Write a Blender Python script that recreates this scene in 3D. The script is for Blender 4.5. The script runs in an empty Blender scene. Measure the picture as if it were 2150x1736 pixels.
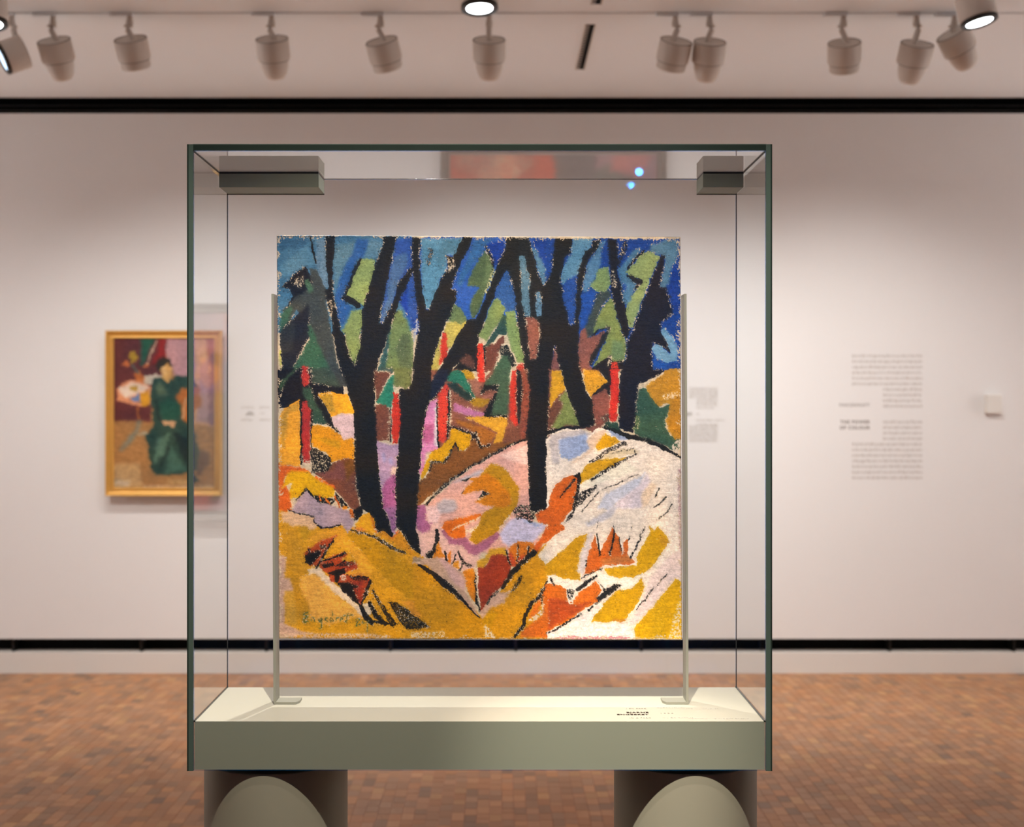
import bpy, bmesh, math, random
import numpy as np
from mathutils import Vector, Matrix

C = bpy.context.scene.collection
SC = bpy.context.scene
random.seed(7)
RNG = np.random.default_rng(11)

# ------------------------------------------------------------------ camera, world, exposure
F, PX, PY, EYE = 2620.0, 1049.0, 855.0, 1.5        # focal length in pixels, vanishing point, eye height
def W(px, py, d):                                   # measured photograph point at depth d -> world
    return Vector(((px - PX) / F * d, d, EYE - (py - PY) / F * d))
def wx(px, d): return (px - PX) / F * d
def wz(py, d): return EYE - (py - PY) / F * d

cam_d = bpy.data.cameras.new('camera'); cam = bpy.data.objects.new('camera', cam_d); C.objects.link(cam)
cam.location = (0, 0, EYE); cam.rotation_euler = (math.pi / 2, 0, 0)
cam_d.sensor_width = 36; cam_d.lens = F / 2150 * 36
cam_d.shift_x = (1075 - PX) / 2150; cam_d.shift_y = -(868 - PY) / 2150
cam_d.dof.use_dof = True; cam_d.dof.focus_distance = 2.13; cam_d.dof.aperture_fstop = 4.6
cam_d.clip_start = 0.05
SC.camera = cam
w = bpy.data.worlds.new('world'); SC.world = w; w.use_nodes = True
w.node_tree.nodes['Background'].inputs[0].default_value = (1, .9, .8, 1)
w.node_tree.nodes['Background'].inputs[1].default_value = 0.05
SC.view_settings.view_transform = 'Standard'; SC.view_settings.look = 'None'
SC.view_settings.gamma = 1; SC.view_settings.use_curve_mapping = False
SC.view_settings.exposure = 0.0
SC.cycles.use_denoising = True
SC.cycles.max_bounces = 10; SC.cycles.diffuse_bounces = 5; SC.cycles.glossy_bounces = 6
SC.cycles.transparent_max_bounces = 24
SC.cycles.sample_clamp_indirect = 6.0
SC.cycles.use_adaptive_sampling = True; SC.cycles.adaptive_threshold = .02

WALL_Y, CEIL_Z = 7.036, 3.2456
WARM = (1.0, .962, .918)
def spot(name, loc, target, power, angle, blend=.6, radius=.03, color=WARM, parent=None, wide=1.0):
    l = bpy.data.lights.new(name, 'SPOT'); l.energy = power; l.spot_size = math.radians(angle); l.spot_blend = blend
    l.shadow_soft_size = radius; l.color = color
    o = bpy.data.objects.new(name, l); C.objects.link(o)
    o.location = loc
    o.rotation_euler = (Vector(target) - Vector(loc)).to_track_quat('-Z', 'Y').to_euler()
    o.scale = (wide, 1, 1)                            # a spread lens widens the beam sideways
    if parent:
        o.parent = parent; o.matrix_parent_inverse = parent.matrix_world.inverted()
    return o
# lamps above and in front of the case
spot('case_lamp', (-.02, 1.00, 3.02), (-.02, 2.15, 1.10), 345, 37, 1.0, .018, (1, .92, .81), None, 2.2)
spot('case_lamp', (.14, .99, 3.02), (.19, 2.05, .885), 400, 15.5, 1.0, .018, (1, .91, .79))
# lamp above the ceiling side just behind the case
spot('case_lamp', (-.20, 2.72, 3.02), (-.15, 2.15, 1.0), 210, 44, .8, .018)
# added unseen fill: brightens the wall behind the camera that the panes mirror
for x in (-3.6, -1.2, 1.2, 3.6):
    spot('rear_wall_fill', (x, -3.4, 3.0), (x, -5, 1.3), 130, 100, 1.0, .05)
# added unseen fill: bounces off the side walls to lift ceiling and upper wall
for sx in (-1, 1):
    for y in (5.1, 6.3):
        spot('side_bounce_fill', (sx * 5.0, y, 3.02), (sx * 6.5, y, 1.5), 860, 80, 1.0, .05, (1, .985, .97))
# floor lamps on the second row
for x in (-2.6, -.1, 2.2):
    spot('floor_lamp_light', (x, 4.5, 3.0), (x * 1.1, 7.0, .4), 95, 82, 1.0, .04)

# ------------------------------------------------------------------ materials
def srgb(c):
    c = np.asarray(c, dtype=float) / 255.0
    return np.where(c <= .04045, c / 12.92, ((c + .055) / 1.055) ** 2.4)
def rgba(c, k=1.0):
    v = srgb(c) * k
    return (float(v[0]), float(v[1]), float(v[2]), 1.0)
def mat(name, col, rough=.6, metal=0.0, spec=.4, noise=0.0, nscale=20.0, bump=0.0, k=1.0):
    m = bpy.data.materials.new(name); m.use_nodes = True
    nt = m.node_tree; b = nt.nodes['Principled BSDF']
    b.inputs['Roughness'].default_value = rough; b.inputs['Metallic'].default_value = metal
    b.inputs['Specular IOR Level'].default_value = spec
    base = rgba(col, k)
    if noise or bump:
        tc = nt.nodes.new('ShaderNodeTexCoord'); nz = nt.nodes.new('ShaderNodeTexNoise')
        nz.inputs['Scale'].default_value = nscale; nz.inputs['Detail'].default_value = 4
        nt.links.new(tc.outputs['Object'], nz.inputs['Vector'])
        r = nt.nodes.new('ShaderNodeMix'); r.data_type = 'RGBA'
        r.inputs['A'].default_value = tuple(x * (1 - noise) for x in base[:3]) + (1,)
        r.inputs['B'].default_value = tuple(min(1, x * (1 + noise)) for x in base[:3]) + (1,)
        nt.links.new(nz.outputs['Fac'], r.inputs['Factor']); nt.links.new(r.outputs['Result'], b.inputs['Base Color'])
        if bump:
            bp = nt.nodes.new('ShaderNodeBump'); bp.inputs['Strength'].default_value = bump; bp.inputs['Distance'].default_value = .002
            nt.links.new(nz.outputs['Fac'], bp.inputs['Height']); nt.links.new(bp.outputs['Normal'], b.inputs['Normal'])
    else:
        b.inputs['Base Color'].default_value = base
    return m
def glass(name, tint, r0, refl, grow=1.0):
    m = bpy.data.materials.new(name); m.use_nodes = True; nt = m.node_tree; nt.nodes.clear()
    out = nt.nodes.new('ShaderNodeOutputMaterial'); mx = nt.nodes.new('ShaderNodeMixShader')
    tr = nt.nodes.new('ShaderNodeBsdfTransparent'); gl = nt.nodes.new('ShaderNodeBsdfGlossy')
    tr.inputs['Color'].default_value = tint; gl.inputs['Color'].default_value = refl; gl.inputs['Roughness'].default_value = 0
    g = nt.nodes.new('ShaderNodeNewGeometry')
    def mth(op, a, b=None):
        n = nt.nodes.new('ShaderNodeMath'); n.operation = op
        for i, v in enumerate((a, b)):
            if v is None: continue
            if isinstance(v, (int, float)): n.inputs[i].default_value = v
            else: nt.links.new(v, n.inputs[i])
        return n.outputs[0]
    d = nt.nodes.new('ShaderNodeVectorMath'); d.operation = 'DOT_PRODUCT'
    nt.links.new(g.outputs['Incoming'], d.inputs[0]); nt.links.new(g.outputs['Normal'], d.inputs[1])
    c = mth('SUBTRACT', 1.0, mth('ABSOLUTE', d.outputs['Value']))
    f = mth('MINIMUM', mth('ADD', mth('MULTIPLY', mth('POWER', c, 5.0), grow), r0), 1.0)
    nt.links.new(f, mx.inputs[0]); nt.links.new(tr.outputs[0], mx.inputs[1]); nt.links.new(gl.outputs[0], mx.inputs[2])
    nt.links.new(mx.outputs[0], out.inputs[0])
    return m
def emit(name, col, s):
    m = bpy.data.materials.new(name); m.use_nodes = True; nt = m.node_tree; nt.nodes.clear()
    out = nt.nodes.new('ShaderNodeOutputMaterial'); e = nt.nodes.new('ShaderNodeEmission')
    e.inputs[0].default_value = col; e.inputs[1].default_value = s; nt.links.new(e.outputs[0], out.inputs[0])
    return m
def attr_mat(name, rough, spec=.3, bump=0.0, bscale=900.0, coat=0.0):
    m = bpy.data.materials.new(name); m.use_nodes = True; nt = m.node_tree; b = nt.nodes['Principled BSDF']
    a = nt.nodes.new('ShaderNodeAttribute'); a.attribute_name = 'Col'
    nt.links.new(a.outputs['Color'], b.inputs['Base Color'])
    b.inputs['Roughness'].default_value = rough; b.inputs['Specular IOR Level'].default_value = spec
    if bump:
        tc = nt.nodes.new('ShaderNodeTexCoord'); nz = nt.nodes.new('ShaderNodeTexNoise')
        nz.inputs['Scale'].default_value = bscale; nz.inputs['Detail'].default_value = 3
        bp = nt.nodes.new('ShaderNodeBump'); bp.inputs['Strength'].default_value = bump; bp.inputs['Distance'].default_value = .0006
        nt.links.new(tc.outputs['Object'], nz.inputs['Vector']); nt.links.new(nz.outputs['Fac'], bp.inputs['Height'])
        nt.links.new(bp.outputs['Normal'], b.inputs['Normal'])
    return m

M = dict(
    wall=mat('wall_paint', (237, 235, 234), .9, spec=.15, noise=.012, nscale=60, bump=.05),
    wall_blue=mat('wall_paint_blue', (34, 66, 112), .9, spec=.1),
    ceiling=mat('ceiling_paint', (244, 248, 251), .95, spec=.1),
    black=mat('slot_black', (5, 5, 5), .6, spec=.1),
    slotbar=mat('slot_bar', (24, 24, 24), .4),
    white=mat('white_enamel', (228, 224, 218), .5),
    fixture=mat('lamp_enamel', (214, 206, 198), .55, spec=.3),
    rim=mat('lamp_rim', (20, 19, 19), .3),
    seamline=mat('lamp_joint', (62, 54, 48), .6),
    edge=mat('glass_edge', (68, 82, 74), .25, spec=.5, noise=.1, nscale=8),
    edge_dark=mat('glass_edge_dark', (34, 44, 38), .2, spec=.5, noise=.12, nscale=14),
    seam=mat('silicone_seam', (40, 42, 40), .4),
    seam_pale=mat('polished_seam', (150, 148, 142), .12, metal=.8),
    plinth=mat('greige_lacquer', (130, 132, 115), .55, spec=.3, noise=.03, nscale=3),
    deck=mat('deck_lacquer', (186, 181, 164), .35, spec=.25),
    column=mat('column_lacquer', (134, 130, 113), .5, spec=.3),
    post=mat('post_metal', (150, 148, 134), .4, spec=.4),
    block=mat('corner_block_lacquer', (150, 158, 144), .5, spec=.3),
    linen=mat('raw_linen', (214, 192, 160), .9, spec=.1, noise=.12, nscale=300, bump=.3),
    gold=mat('gilt_frame', (226, 176, 92), .38, metal=.35, spec=.5, noise=.1, nscale=18),
    greyframe=mat('grey_frame', (120, 112, 104), .5, noise=.06, nscale=20),
    ink=mat('text_ink', (52, 40, 34), .8, spec=.1),
    ink_mid=mat('text_ink_mid', (150, 142, 132), .8, spec=.1),
    ink_pale=mat('text_ink_pale', (196, 188, 182), .9, spec=.1),
    ink_wall=mat('text_ink_wall', (128, 118, 110), .9, spec=.1),
    sensor=mat('sensor_plastic', (232, 228, 222), .5),
    hatch=mat('hatch_metal', (128, 118, 110), .4, metal=.6),
    wood=attr_mat('end_grain_wood', .5, .35, .35, 260),
    paint=attr_mat('oil_paint', .6, .2, .2, 900),
    paint_back=attr_mat('oil_paint_far', .6, .2),
    vent=mat('vent_slots', (12, 11, 10), .7, spec=.1),
    glass_front=glass('anti_reflection_glass', (.992, .995, .992, 1), .03, (.02, .30, 1.0, 1)),
    glass_side=glass('clear_glass', (.975, .985, .978, 1), .05, (.95, .97, 1.0, 1), 1.15),
    glass_outer=glass('clear_glass_outer', (.985, .992, .987, 1), .008, (.95, .97, 1.0, 1), 0.0),
    lens=emit('lamp_lens', (.93, .97, 1, 1), 7),
    lens_blue=emit('lamp_lens_cool', (.55, .75, 1, 1), 3),
    lens_far=emit('lamp_lens_far', (.8, .92, 1, 1), 160),
)

# ------------------------------------------------------------------ mesh helpers
def link(name, me, m, parent=None):
    o = bpy.data.objects.new(name, me); C.objects.link(o)
    if m is not None and not me.materials: me.materials.append(m)
    if parent: o.parent = parent
    return o
def obj(name, bm, m, parent=None, smooth=False):
    me = bpy.data.meshes.new(name)
    bmesh.ops.recalc_face_normals(bm, faces=bm.faces)
    bm.to_mesh(me); bm.free()
    if smooth:
        me.polygons.foreach_set('use_smooth', [True] * len(me.polygons))
        try: me.set_sharp_from_angle(angle=math.radians(35))
        except Exception: pass
    return link(name, me, m, parent)
def tag(o, label=None, cat=None, group=None, kind=None):
    for k, v in (('label', label), ('category', cat), ('group', group), ('kind', kind)):
        if v: o[k] = v
    return o
def empty(name, loc, label=None, cat=None, group=None):
    o = bpy.data.objects.new(name, None); C.objects.link(o); o.location = loc; o.empty_display_size = .1
    return tag(o, label, cat, group)
def add_box(bm, x0, x1, y0, y1, z0, z1, bev=0.0):
    vs = [bm.verts.new(p) for p in ((x0,y0,z0),(x1,y0,z0),(x1,y1,z0),(x0,y1,z0),(x0,y0,z1),(x1,y0,z1),(x1,y1,z1),(x0,y1,z1))]
    fs = [bm.faces.new([vs[i] for i in f]) for f in ((0,3,2,1),(4,5,6,7),(0,1,5,4),(1,2,6,5),(2,3,7,6),(3,0,4,7))]
    if bev:
        es = list({e for f in fs for e in f.edges})
        bmesh.ops.bevel(bm, geom=es, offset=bev, segments=2, affect='EDGES', profile=.5)
def box(name, x0, x1, y0, y1, z0, z1, m, parent=None, bev=0.0):
    bm = bmesh.new(); add_box(bm, x0, x1, y0, y1, z0, z1, bev)
    if parent:
        off = parent.matrix_world.translation if parent.parent is None else (parent.location + parent.parent.location)
        bmesh.ops.translate(bm, verts=bm.verts, vec=-Vector(off))
    return obj(name, bm, m, parent)
def add_lathe(bm, prof, n=40, mtx=None):
    rings = []
    for r, z in prof:
        if r < 1e-6: rings.append([bm.verts.new((0, 0, z))])
        else: rings.append([bm.verts.new((r * math.cos(2*math.pi*i/n), r * math.sin(2*math.pi*i/n), z)) for i in range(n)])
    new = [v for r in rings for v in r]
    for a, b in zip(rings, rings[1:]):
        for i in range(n):
            j = (i + 1) % n
            if len(a) == 1 and len(b) > 1: bm.faces.new((a[0], b[i], b[j]))
            elif len(b) == 1 and len(a) > 1: bm.faces.new((a[i], a[j], b[0]))
            elif len(a) > 1: bm.faces.new((a[i], a[j], b[j], b[i]))
    if mtx is not None: bmesh.ops.transform(bm, matrix=mtx, verts=new)
def lathe(name, prof, m, parent=None, n=40, mtx=None):
    bm = bmesh.new(); add_lathe(bm, prof, n, mtx); return obj(name, bm, m, parent, True)
def tube(bm, pts, r, n=12):
    pts = [Vector(p) for p in pts]; rings = []
    for i, p in enumerate(pts):
        t = (pts[min(i+1, len(pts)-1)] - pts[max(i-1, 0)]).normalized()
        q = t.to_track_quat('Z', 'Y')
        rings.append([bm.verts.new(p + q @ Vector((r*math.cos(2*math.pi*k/n), r*math.sin(2*math.pi*k/n), 0))) for k in range(n)])
    for a, b in zip(rings, rings[1:]):
        for k in range(n): bm.faces.new((a[k], a[(k+1) % n], b[(k+1) % n], b[k]))
    bm.faces.new(rings[0]); bm.faces.new(rings[-1])
def text_mesh(s, size, align='LEFT', spacing=1.0, bold=0.0):
    cu = bpy.data.curves.new('t', 'FONT'); cu.body = s; cu.size = size; cu.align_x = align
    cu.space_character = spacing; cu.offset = bold; cu.resolution_u = 3; cu.extrude = 0.00012
    o = bpy.data.objects.new('t', cu); C.objects.link(o)
    dg = bpy.context.evaluated_depsgraph_get()
    me = bpy.data.meshes.new_from_object(o.evaluated_get(dg))
    bpy.data.objects.remove(o); bpy.data.curves.remove(cu)
    return me

# ------------------------------------------------------------------ room shell
XR, YB = 6.5, -5.0
def struct(name, x0, x1, y0, y1, z0, z1, m):
    return tag(box(name, x0, x1, y0, y1, z0, z1, m), kind='structure')
GAP0, GAP1, WTOP = wz(1370, WALL_Y), wz(1341, WALL_Y), wz(238, WALL_Y)
struct('wall_back', -XR, XR, WALL_Y, WALL_Y + .12, GAP1, WTOP, M['wall'])
struct('baseboard_back', -XR, XR, WALL_Y, WALL_Y + .12, 0, GAP0, M['white'])
struct('trim_1', -XR, XR, WALL_Y + .10, WALL_Y + .2, GAP0, GAP1, M['black'])
t2 = struct('trim_2', -XR, XR, WALL_Y + .10, WALL_Y + .2, WTOP, CEIL_Z + .1, M['black'])
struct('wall_left', -XR - .12, -XR, YB, WALL_Y + .2, 0, CEIL_Z, M['wall'])
struct('wall_right', XR, XR + .12, YB, WALL_Y + .2, 0, CEIL_Z, M['wall'])
struct('wall_rear', -XR, XR, YB - .12, YB, 0, CEIL_Z, M['wall_blue'])
struct('ceiling', -XR, XR, YB, WALL_Y, CEIL_Z, CEIL_Z + .1, M['ceiling'])
# slot fittings: two dark rails in the upper slot, brackets in the lower one
for k, z in enumerate((WTOP + .028, WTOP + .055)):
    bm = bmesh.new(); add_box(bm, -XR, XR, WALL_Y + .05, WALL_Y + .06, z, z + .006); obj('slot_rail', bm, M['slotbar'], t2)
for px in (30, 298, 560, 820, 1083, 1346, 1610, 1867, 2127):
    x = wx(px, WALL_Y + .05)
    bm = bmesh.new(); add_box(bm, x - .006, x + .006, WALL_Y + .03, WALL_Y + .10, GAP0, GAP1)
    obj('slot_bracket', bm, M['slotbar'], bpy.data.objects['trim_1'])

# floor of end-grain blocks
fl = struct('floor', -XR, XR, YB, WALL_Y, -.06, -.0012, None)
def floor_mat():
    m = bpy.data.materials.new('block_floor_far'); m.use_nodes = True; nt = m.node_tree; b = nt.nodes['Principled BSDF']
    tc = nt.nodes.new('ShaderNodeTexCoord'); mp = nt.nodes.new('ShaderNodeMapping'); mp.inputs['Rotation'].default_value = (0, 0, math.pi/2)
    br = nt.nodes.new('ShaderNodeTexBrick'); br.inputs['Scale'].default_value = 1.0
    br.inputs['Brick Width'].default_value = .072; br.inputs['Row Height'].default_value = .046; br.inputs['Mortar Size'].default_value = .0008
    br.inputs['Color1'].default_value = rgba((186, 122, 82)); br.inputs['Color2'].default_value = rgba((142, 92, 66)); br.inputs['Mortar'].default_value = rgba((70, 45, 32))
    nt.links.new(tc.outputs['Object'], mp.inputs[0]); nt.links.new(mp.outputs[0], br.inputs['Vector']); nt.links.new(br.outputs['Color'], b.inputs['Base Color'])
    b.inputs['Roughness'].default_value = .5
    return m
fl.data.materials.append(floor_mat())
BW, BL = .046, .074
PAL = np.array([(186,118,78),(178,112,76),(170,108,74),(192,124,84),(160,104,74),(182,108,66),(198,132,84),(150,100,74),(168,100,62),(176,116,84),(136,92,70),(116,82,68),(190,116,70),(164,112,84)])
PAL = PAL * .62 + np.array((176, 128, 96)) * .38
PAL = PAL * np.array((.97, 1.07, 1.10))
PALW = np.array([10,10,10,9,8,9,6,6,8,8,3.5,2,7,8]); PALW = PALW / PALW.sum()
def block_arrays(x, y, ln, h):
    g = .0004
    x0, x1, y0, y1 = x + g, x + BW - g, y + g, y + ln - g
    v = [(x0,y0,-.004),(x1,y0,-.004),(x1,y1,-.004),(x0,y1,-.004),(x0+.0006,y0+.0006,h),(x1-.0006,y0+.0006,h),(x1-.0006,y1-.0006,h),(x0+.0006,y1-.0006,h)]
    f = [(4,5,6,7),(0,1,5,4),(1,2,6,5),(2,3,7,6),(3,0,4,7)]
    return v, f
def facecol(me, cols):
    a = me.attributes.new('Col', 'FLOAT_COLOR', 'FACE'); a.data.foreach_set('color', np.asarray(cols, dtype=np.float32).ravel())
blocks = []
nx = int(9.0 / BW)
for i in range(nx):
    x = -4.5 + i * BW; y = 1.3 + RNG.random() * BL
    while y < WALL_Y - .002:
        ln = BL * RNG.choice([.75, 1, 1, 1, 1.25]); ln = min(ln, WALL_Y - .001 - y)
        if ln > .01: blocks.append((x, y, ln))
        y += ln
def in_view(b):
    x, y, ln = b; px = (x + BW/2) / (y + ln/2) * F + PX; py = EYE / (y + ln/2) * F + PY
    if not (0 < px < 2150 and py < 1736): return None
    if 386 < px < 1628 and py < 1624: return None
    if 425 < px < 735 or 1284 < px < 1592: return None
    return y
seen = sorted([(in_view(b), i) for i, b in enumerate(blocks) if in_view(b) is not None])[:300]
single = {i for _, i in seen}
variants = []
for k in range(28):
    c = srgb(PAL[k % 14] * (.97 if k < 14 else 1.04)); ln = BL
    for L in (.75, 1, 1.25):
        v, f = block_arrays(0, 0, BL * L, .0002 + .0004 * ((k * 7) % 5) / 5)
        me = bpy.data.meshes.new('wood_block'); me.from_pydata(v, [], f); facecol(me, [(*c, 1)] * 5); me.materials.append(M['wood'])
        variants.append((k, L, me))
vs, fs, cs = [], [], []
for i, (x, y, ln) in enumerate(blocks):
    k = int(RNG.choice(14, p=PALW)) + 14 * int(RNG.random() < .5)
    L = round(ln / BL, 2)
    if i in single and L in (.75, 1.0, 1.25):
        me = next(m for kk, LL, m in variants if kk == k and LL == L)
        o = link('wood_block', me, None, fl); o.location = (x, y, 0)
    else:
        v, f = block_arrays(x, y, ln, .0002 + .0004 * RNG.random()); n = len(vs)
        vs += v; fs += [tuple(q + n for q in p) for p in f]
        c = srgb(PAL[k % 14] * (.97 if k < 14 else 1.04)) * RNG.uniform(.93, 1.07); cs += [(*c, 1)] * 5
me = bpy.data.meshes.new('wood_blocks'); me.from_pydata(vs, [], fs); facecol(me, cs)
tag(link('wood_blocks', me, M['wood'], fl), kind='stuff')

# floor hatch frame
h = empty('floor_hatch', (1.785, 4.705, .0008), 'thin grey metal outline of a floor hatch in the wooden block floor', 'floor hatch')
for nm, x0, x1, y0, y1 in (('rim', 1.683, 1.687, 4.586, 4.82), ('rim', 1.884, 1.888, 4.586, 4.82), ('rim', 1.687, 1.884, 4.586, 4.590)):
    box(nm, x0, x1, y0, y1, .0004, .0016, M['hatch'], h)
bpy.context.view_layer.update()

# ------------------------------------------------------------------ ceiling track, spotlights, vents
TY = 1.7456 * F / 828
tr = empty('lighting_track', (0, TY, CEIL_Z), 'long white lighting track with a dark slot running across the ceiling', 'lighting track')
bpy.context.view_layer.update()
box('rail', -5.5, 5.5, TY - .018, TY - .004, CEIL_Z - .002, CEIL_Z, M['ceiling'], tr)
box('rail', -5.5, 5.5, TY + .004, TY + .018, CEIL_Z - .002, CEIL_Z, M['ceiling'], tr)
box('slot', -5.5, 5.5, TY - .004, TY + .004, CEIL_Z - .0015, CEIL_Z - .0002, M['vent'], tr)

def spotlight(px, pyt, lean, tilt, snout, label, depth=TY, lens=None, yaw=0.0, arm=True, power=0, adx=-1, stem_px=None):
    """px, pyt: centre of the cap in the photograph; lean: sideways degrees; tilt: degrees away from vertical towards the wall"""
    sx = wx(stem_px if stem_px else px, depth)
    root = empty('track_spotlight', (sx, depth, CEIL_Z), label, 'spotlight', 'ceiling track spotlights')
    bpy.context.view_layer.update()
    top = W(px, pyt, depth) - Vector((sx, depth, CEIL_Z))
    R = Matrix.Rotation(math.radians(yaw), 4, 'Z') @ Matrix.Rotation(math.radians(-lean), 4, 'Y') @ Matrix.Rotation(math.radians(tilt), 4, 'X')
    T = Matrix.Translation(top) @ R
    bm = bmesh.new(); add_box(bm, min(0, adx*.072) - .016, max(0, adx*.072) + .016, -.013, .013, -.016, -.0022, .003)
    obj('track_adaptor', bm, M['ceiling'], root)
    if arm:
        bm = bmesh.new(); tube(bm, [(0,0,-.016), (0,0,-.040)], .0125); tube(bm, [(0,0,-.036), (0,0,-.060)], .0155); obj('stem', bm, M['fixture'], root, True)
        bm = bmesh.new(); q = T @ Vector((0, .0, -.006)); sg = -1 if lean >= 0 else 1; kk = .016 if abs(lean) > .5 else .0
        tube(bm, [(0, 0, -.052), (sg * kk, 0, -.064), (sg * kk * .6, 0, -.074), q + Vector((-sg * kk, 0, .004)), q + Vector((-sg * kk, 0, -.012))], .0125); obj('arm', bm, M['fixture'], root, True)
    # body: cap with a recessed top and raised ring
    lathe('body', [(0,.0015),(.0690,.0015),(.0722,.002),(.073,0),(.073,-.083),(.0705,-.086),(.0,-.086)], M['fixture'], root, 40, T)
    lathe('cap_groove', [(.0690,-.002),(.0690,.0026),(.0694,.0036),(.0716,.0036),(.0722,.0026),(.0722,-.002)], M['seamline'], root, 40, T)
    lathe('joint_ring', [(.0,-.0861),(.0690,-.0861),(.0690,-.0885),(.0,-.0885)], M['seamline'], root, 40, T)
    if lens is None:
        if snout == 'long':
            pr = [(0,-.0886),(.0615,-.0886),(.0615,-.097),(.0585,-.122),(.051,-.150),(.043,-.164),(.036,-.171),(.031,-.172),(.029,-.160),(0,-.158)]; zl = .158
        else:
            pr = [(0,-.0886),(.0660,-.0886),(.0660,-.120),(.062,-.124),(.057,-.124),(.056,-.112),(0,-.110)]; zl = .110
        lathe('snoot', pr, M['fixture'], root, 40, T)
        if power:
            p = root.matrix_world @ (T @ Vector((0, 0, -zl - .03))); q = root.matrix_world @ (T @ Vector((0, 0, -1.5)))
            spot('spot_lamp', p, q, power, 104, 1.0, .03, WARM, root)
    else:
        lathe('rim', [(.0,-.0886),(.0715,-.0886),(.0715,-.100),(.062,-.104),(.060,-.098),(0,-.097)], M['rim'], root, 40, T)
        lathe('lens', [(0,-.0985),(.051,-.0985),(.051,-.0975),(0,-.0972)], lens, root, 40, T)
    return root
WP = 41
ORD = ['first','second','third','fourth','fifth','sixth','seventh','eighth','ninth','tenth']
spotlight(113, 86, 5, 31, 'long', 'white spotlight with a long tapered snoot at the far left of the row', power=WP*.6, stem_px=111)
spotlight(274, 83, 4, 31, 'short', 'white spotlight with a short snoot, second in the row from the left', power=WP, stem_px=272)
spotlight(571, 83, 1.5, 31, 'long', 'white spotlight with a long snoot above the left half of the glass case', power=WP, stem_px=570)
spotlight(801, 87, 13, 31, 'short', 'white short-snooted spotlight leaning right, left of the lamp with the glowing lens', power=WP, stem_px=799)
spotlight(1027, 85, 0, 31, 'long', 'white spotlight with a long snoot hanging straight behind the glowing centre lamp', power=WP)
spotlight(1420, 87, -10, 31, 'short', 'white spotlight with a short snoot leaning left, left of a close pair', power=WP, stem_px=1418)
spotlight(1491, 89, -2, 31, 'long', 'white spotlight with a long snoot, right one of a close pair', power=WP, stem_px=1490)
spotlight(1773, 91, 9, 31, 'short', 'white short-snooted spotlight leaning right, near the right end of the row', power=WP, stem_px=1771)
spotlight(1926, 93, -4, 31, 'long', 'white spotlight with a long snoot beside the strongly tilted lamp at right', power=WP*.55, stem_px=1924)
spotlight(2000, 70, 34, 18, 'long', 'white spotlight strongly tilted sideways under the glowing lamp at upper right', power=0, stem_px=2004)
spotlight(50, 108, -62, -22, 'short', 'white spotlight lying tilted at the left edge with a bluish glowing lens', lens=M['lens_blue'], stem_px=24)
spotlight(1005, -34, 2, -6, 'lens', 'white downlight with a glowing lens at the top centre of the photo', depth=4.76, lens=M['lens'], stem_px=1000)
spotlight(2045, -3, 11, -5, 'lens', 'white downlight with a glowing lens at the upper right corner', depth=4.92, lens=M['lens'], stem_px=2040)
spotlight(-26, 2, 6, -6, 'lens', 'white downlight with a black rim cut off by the left edge', depth=4.95, lens=M['lens'], stem_px=-20)

# spotlight behind the viewer that shows as two bright dots mirrored in the panes
rs = empty('track_spotlight', (.905, -4.14, CEIL_Z), 'small white spotlight facing the case, mirrored as a bright dot at its upper right', 'spotlight', 'ceiling track spotlights')
bpy.context.view_layer.update()
T = Matrix.Translation((0, .02, -.17)) @ Matrix.Rotation(math.radians(62), 4, 'X')
bm = bmesh.new(); tube(bm, [(0, 0, 0), (0, 0, -.15)], .012); obj('stem', bm, M['fixture'], rs, True)
lathe('body', [(0, .0), (.05, .0), (.05, -.10), (.044, -.104), (.030, -.098), (0, -.098)], M['fixture'], rs, 32, T)
lathe('lens', [(0, -.1005), (.020, -.1005), (.020, -.099), (0, -.099)], M['lens_far'], rs, 24, T)

# linear air vents
def vent(x, y0, y1, label):
    r = empty('air_vent', (x, (y0 + y1) / 2, CEIL_Z), label, 'air vent', 'linear ceiling air vents'); bpy.context.view_layer.update()
    box('backing', x - .020, x + .020, y0, y1, CEIL_Z - .002, CEIL_Z, M['vent'], r)
    for s in (-1, 1): box('frame', x + s*.022 - .003, x + s*.022 + .003, y0, y1, CEIL_Z - .006, CEIL_Z, M['fixture'], r)
    n = int((y1 - y0) / .042)
    for k in range(n):
        y = y0 + (k + .5) * (y1 - y0) / n
        box('slat', x - .017, x - .003, y - .006, y + .006, CEIL_Z - .005, CEIL_Z - .001, M['fixture'], r)
vent(.414, 5.69, 6.44, 'narrow black ceiling air vent with small pale slats between the spotlights')
vent(.417, 4.65, 5.40, 'black ceiling air vent cut off by the top edge of the photo')

# ------------------------------------------------------------------ display case
D1, D2, GT = 2.03, 2.290, .0100
XL, XRC = wx(393, D1), wx(1621, D1)
ZT, ZB = wz(303, D1), wz(1618, D1)
DECK = wz(1513, D1 + GT)
case = empty('display_case', ((XL + XRC)/2, (D1 + D2)/2, 0), 'large glass display case on a greige base with two round legs', 'display case')
bpy.context.view_layer.update()
e = .0004
box('front_pane', XL + GT + e, XRC - GT - e, D1, D1 + .006, ZB, ZT - GT - e, M['glass_front'], case)
box('back_pane', XL + GT + e, XRC - GT - e, D2 - .006, D2, ZB, ZT - GT - e, M['glass_front'], case)
box('side_pane', XL, XL + GT, D1 + .003, D2, ZB, ZT - GT - e, M['glass_side'], case)
box('side_pane', XRC - GT, XRC, D1 + .003, D2, ZB, ZT - GT - e, M['glass_side'], case)
box('top_pane', XL, XRC, D1 + .003, D2, ZT - GT, ZT, M['glass_side'], case)
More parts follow.
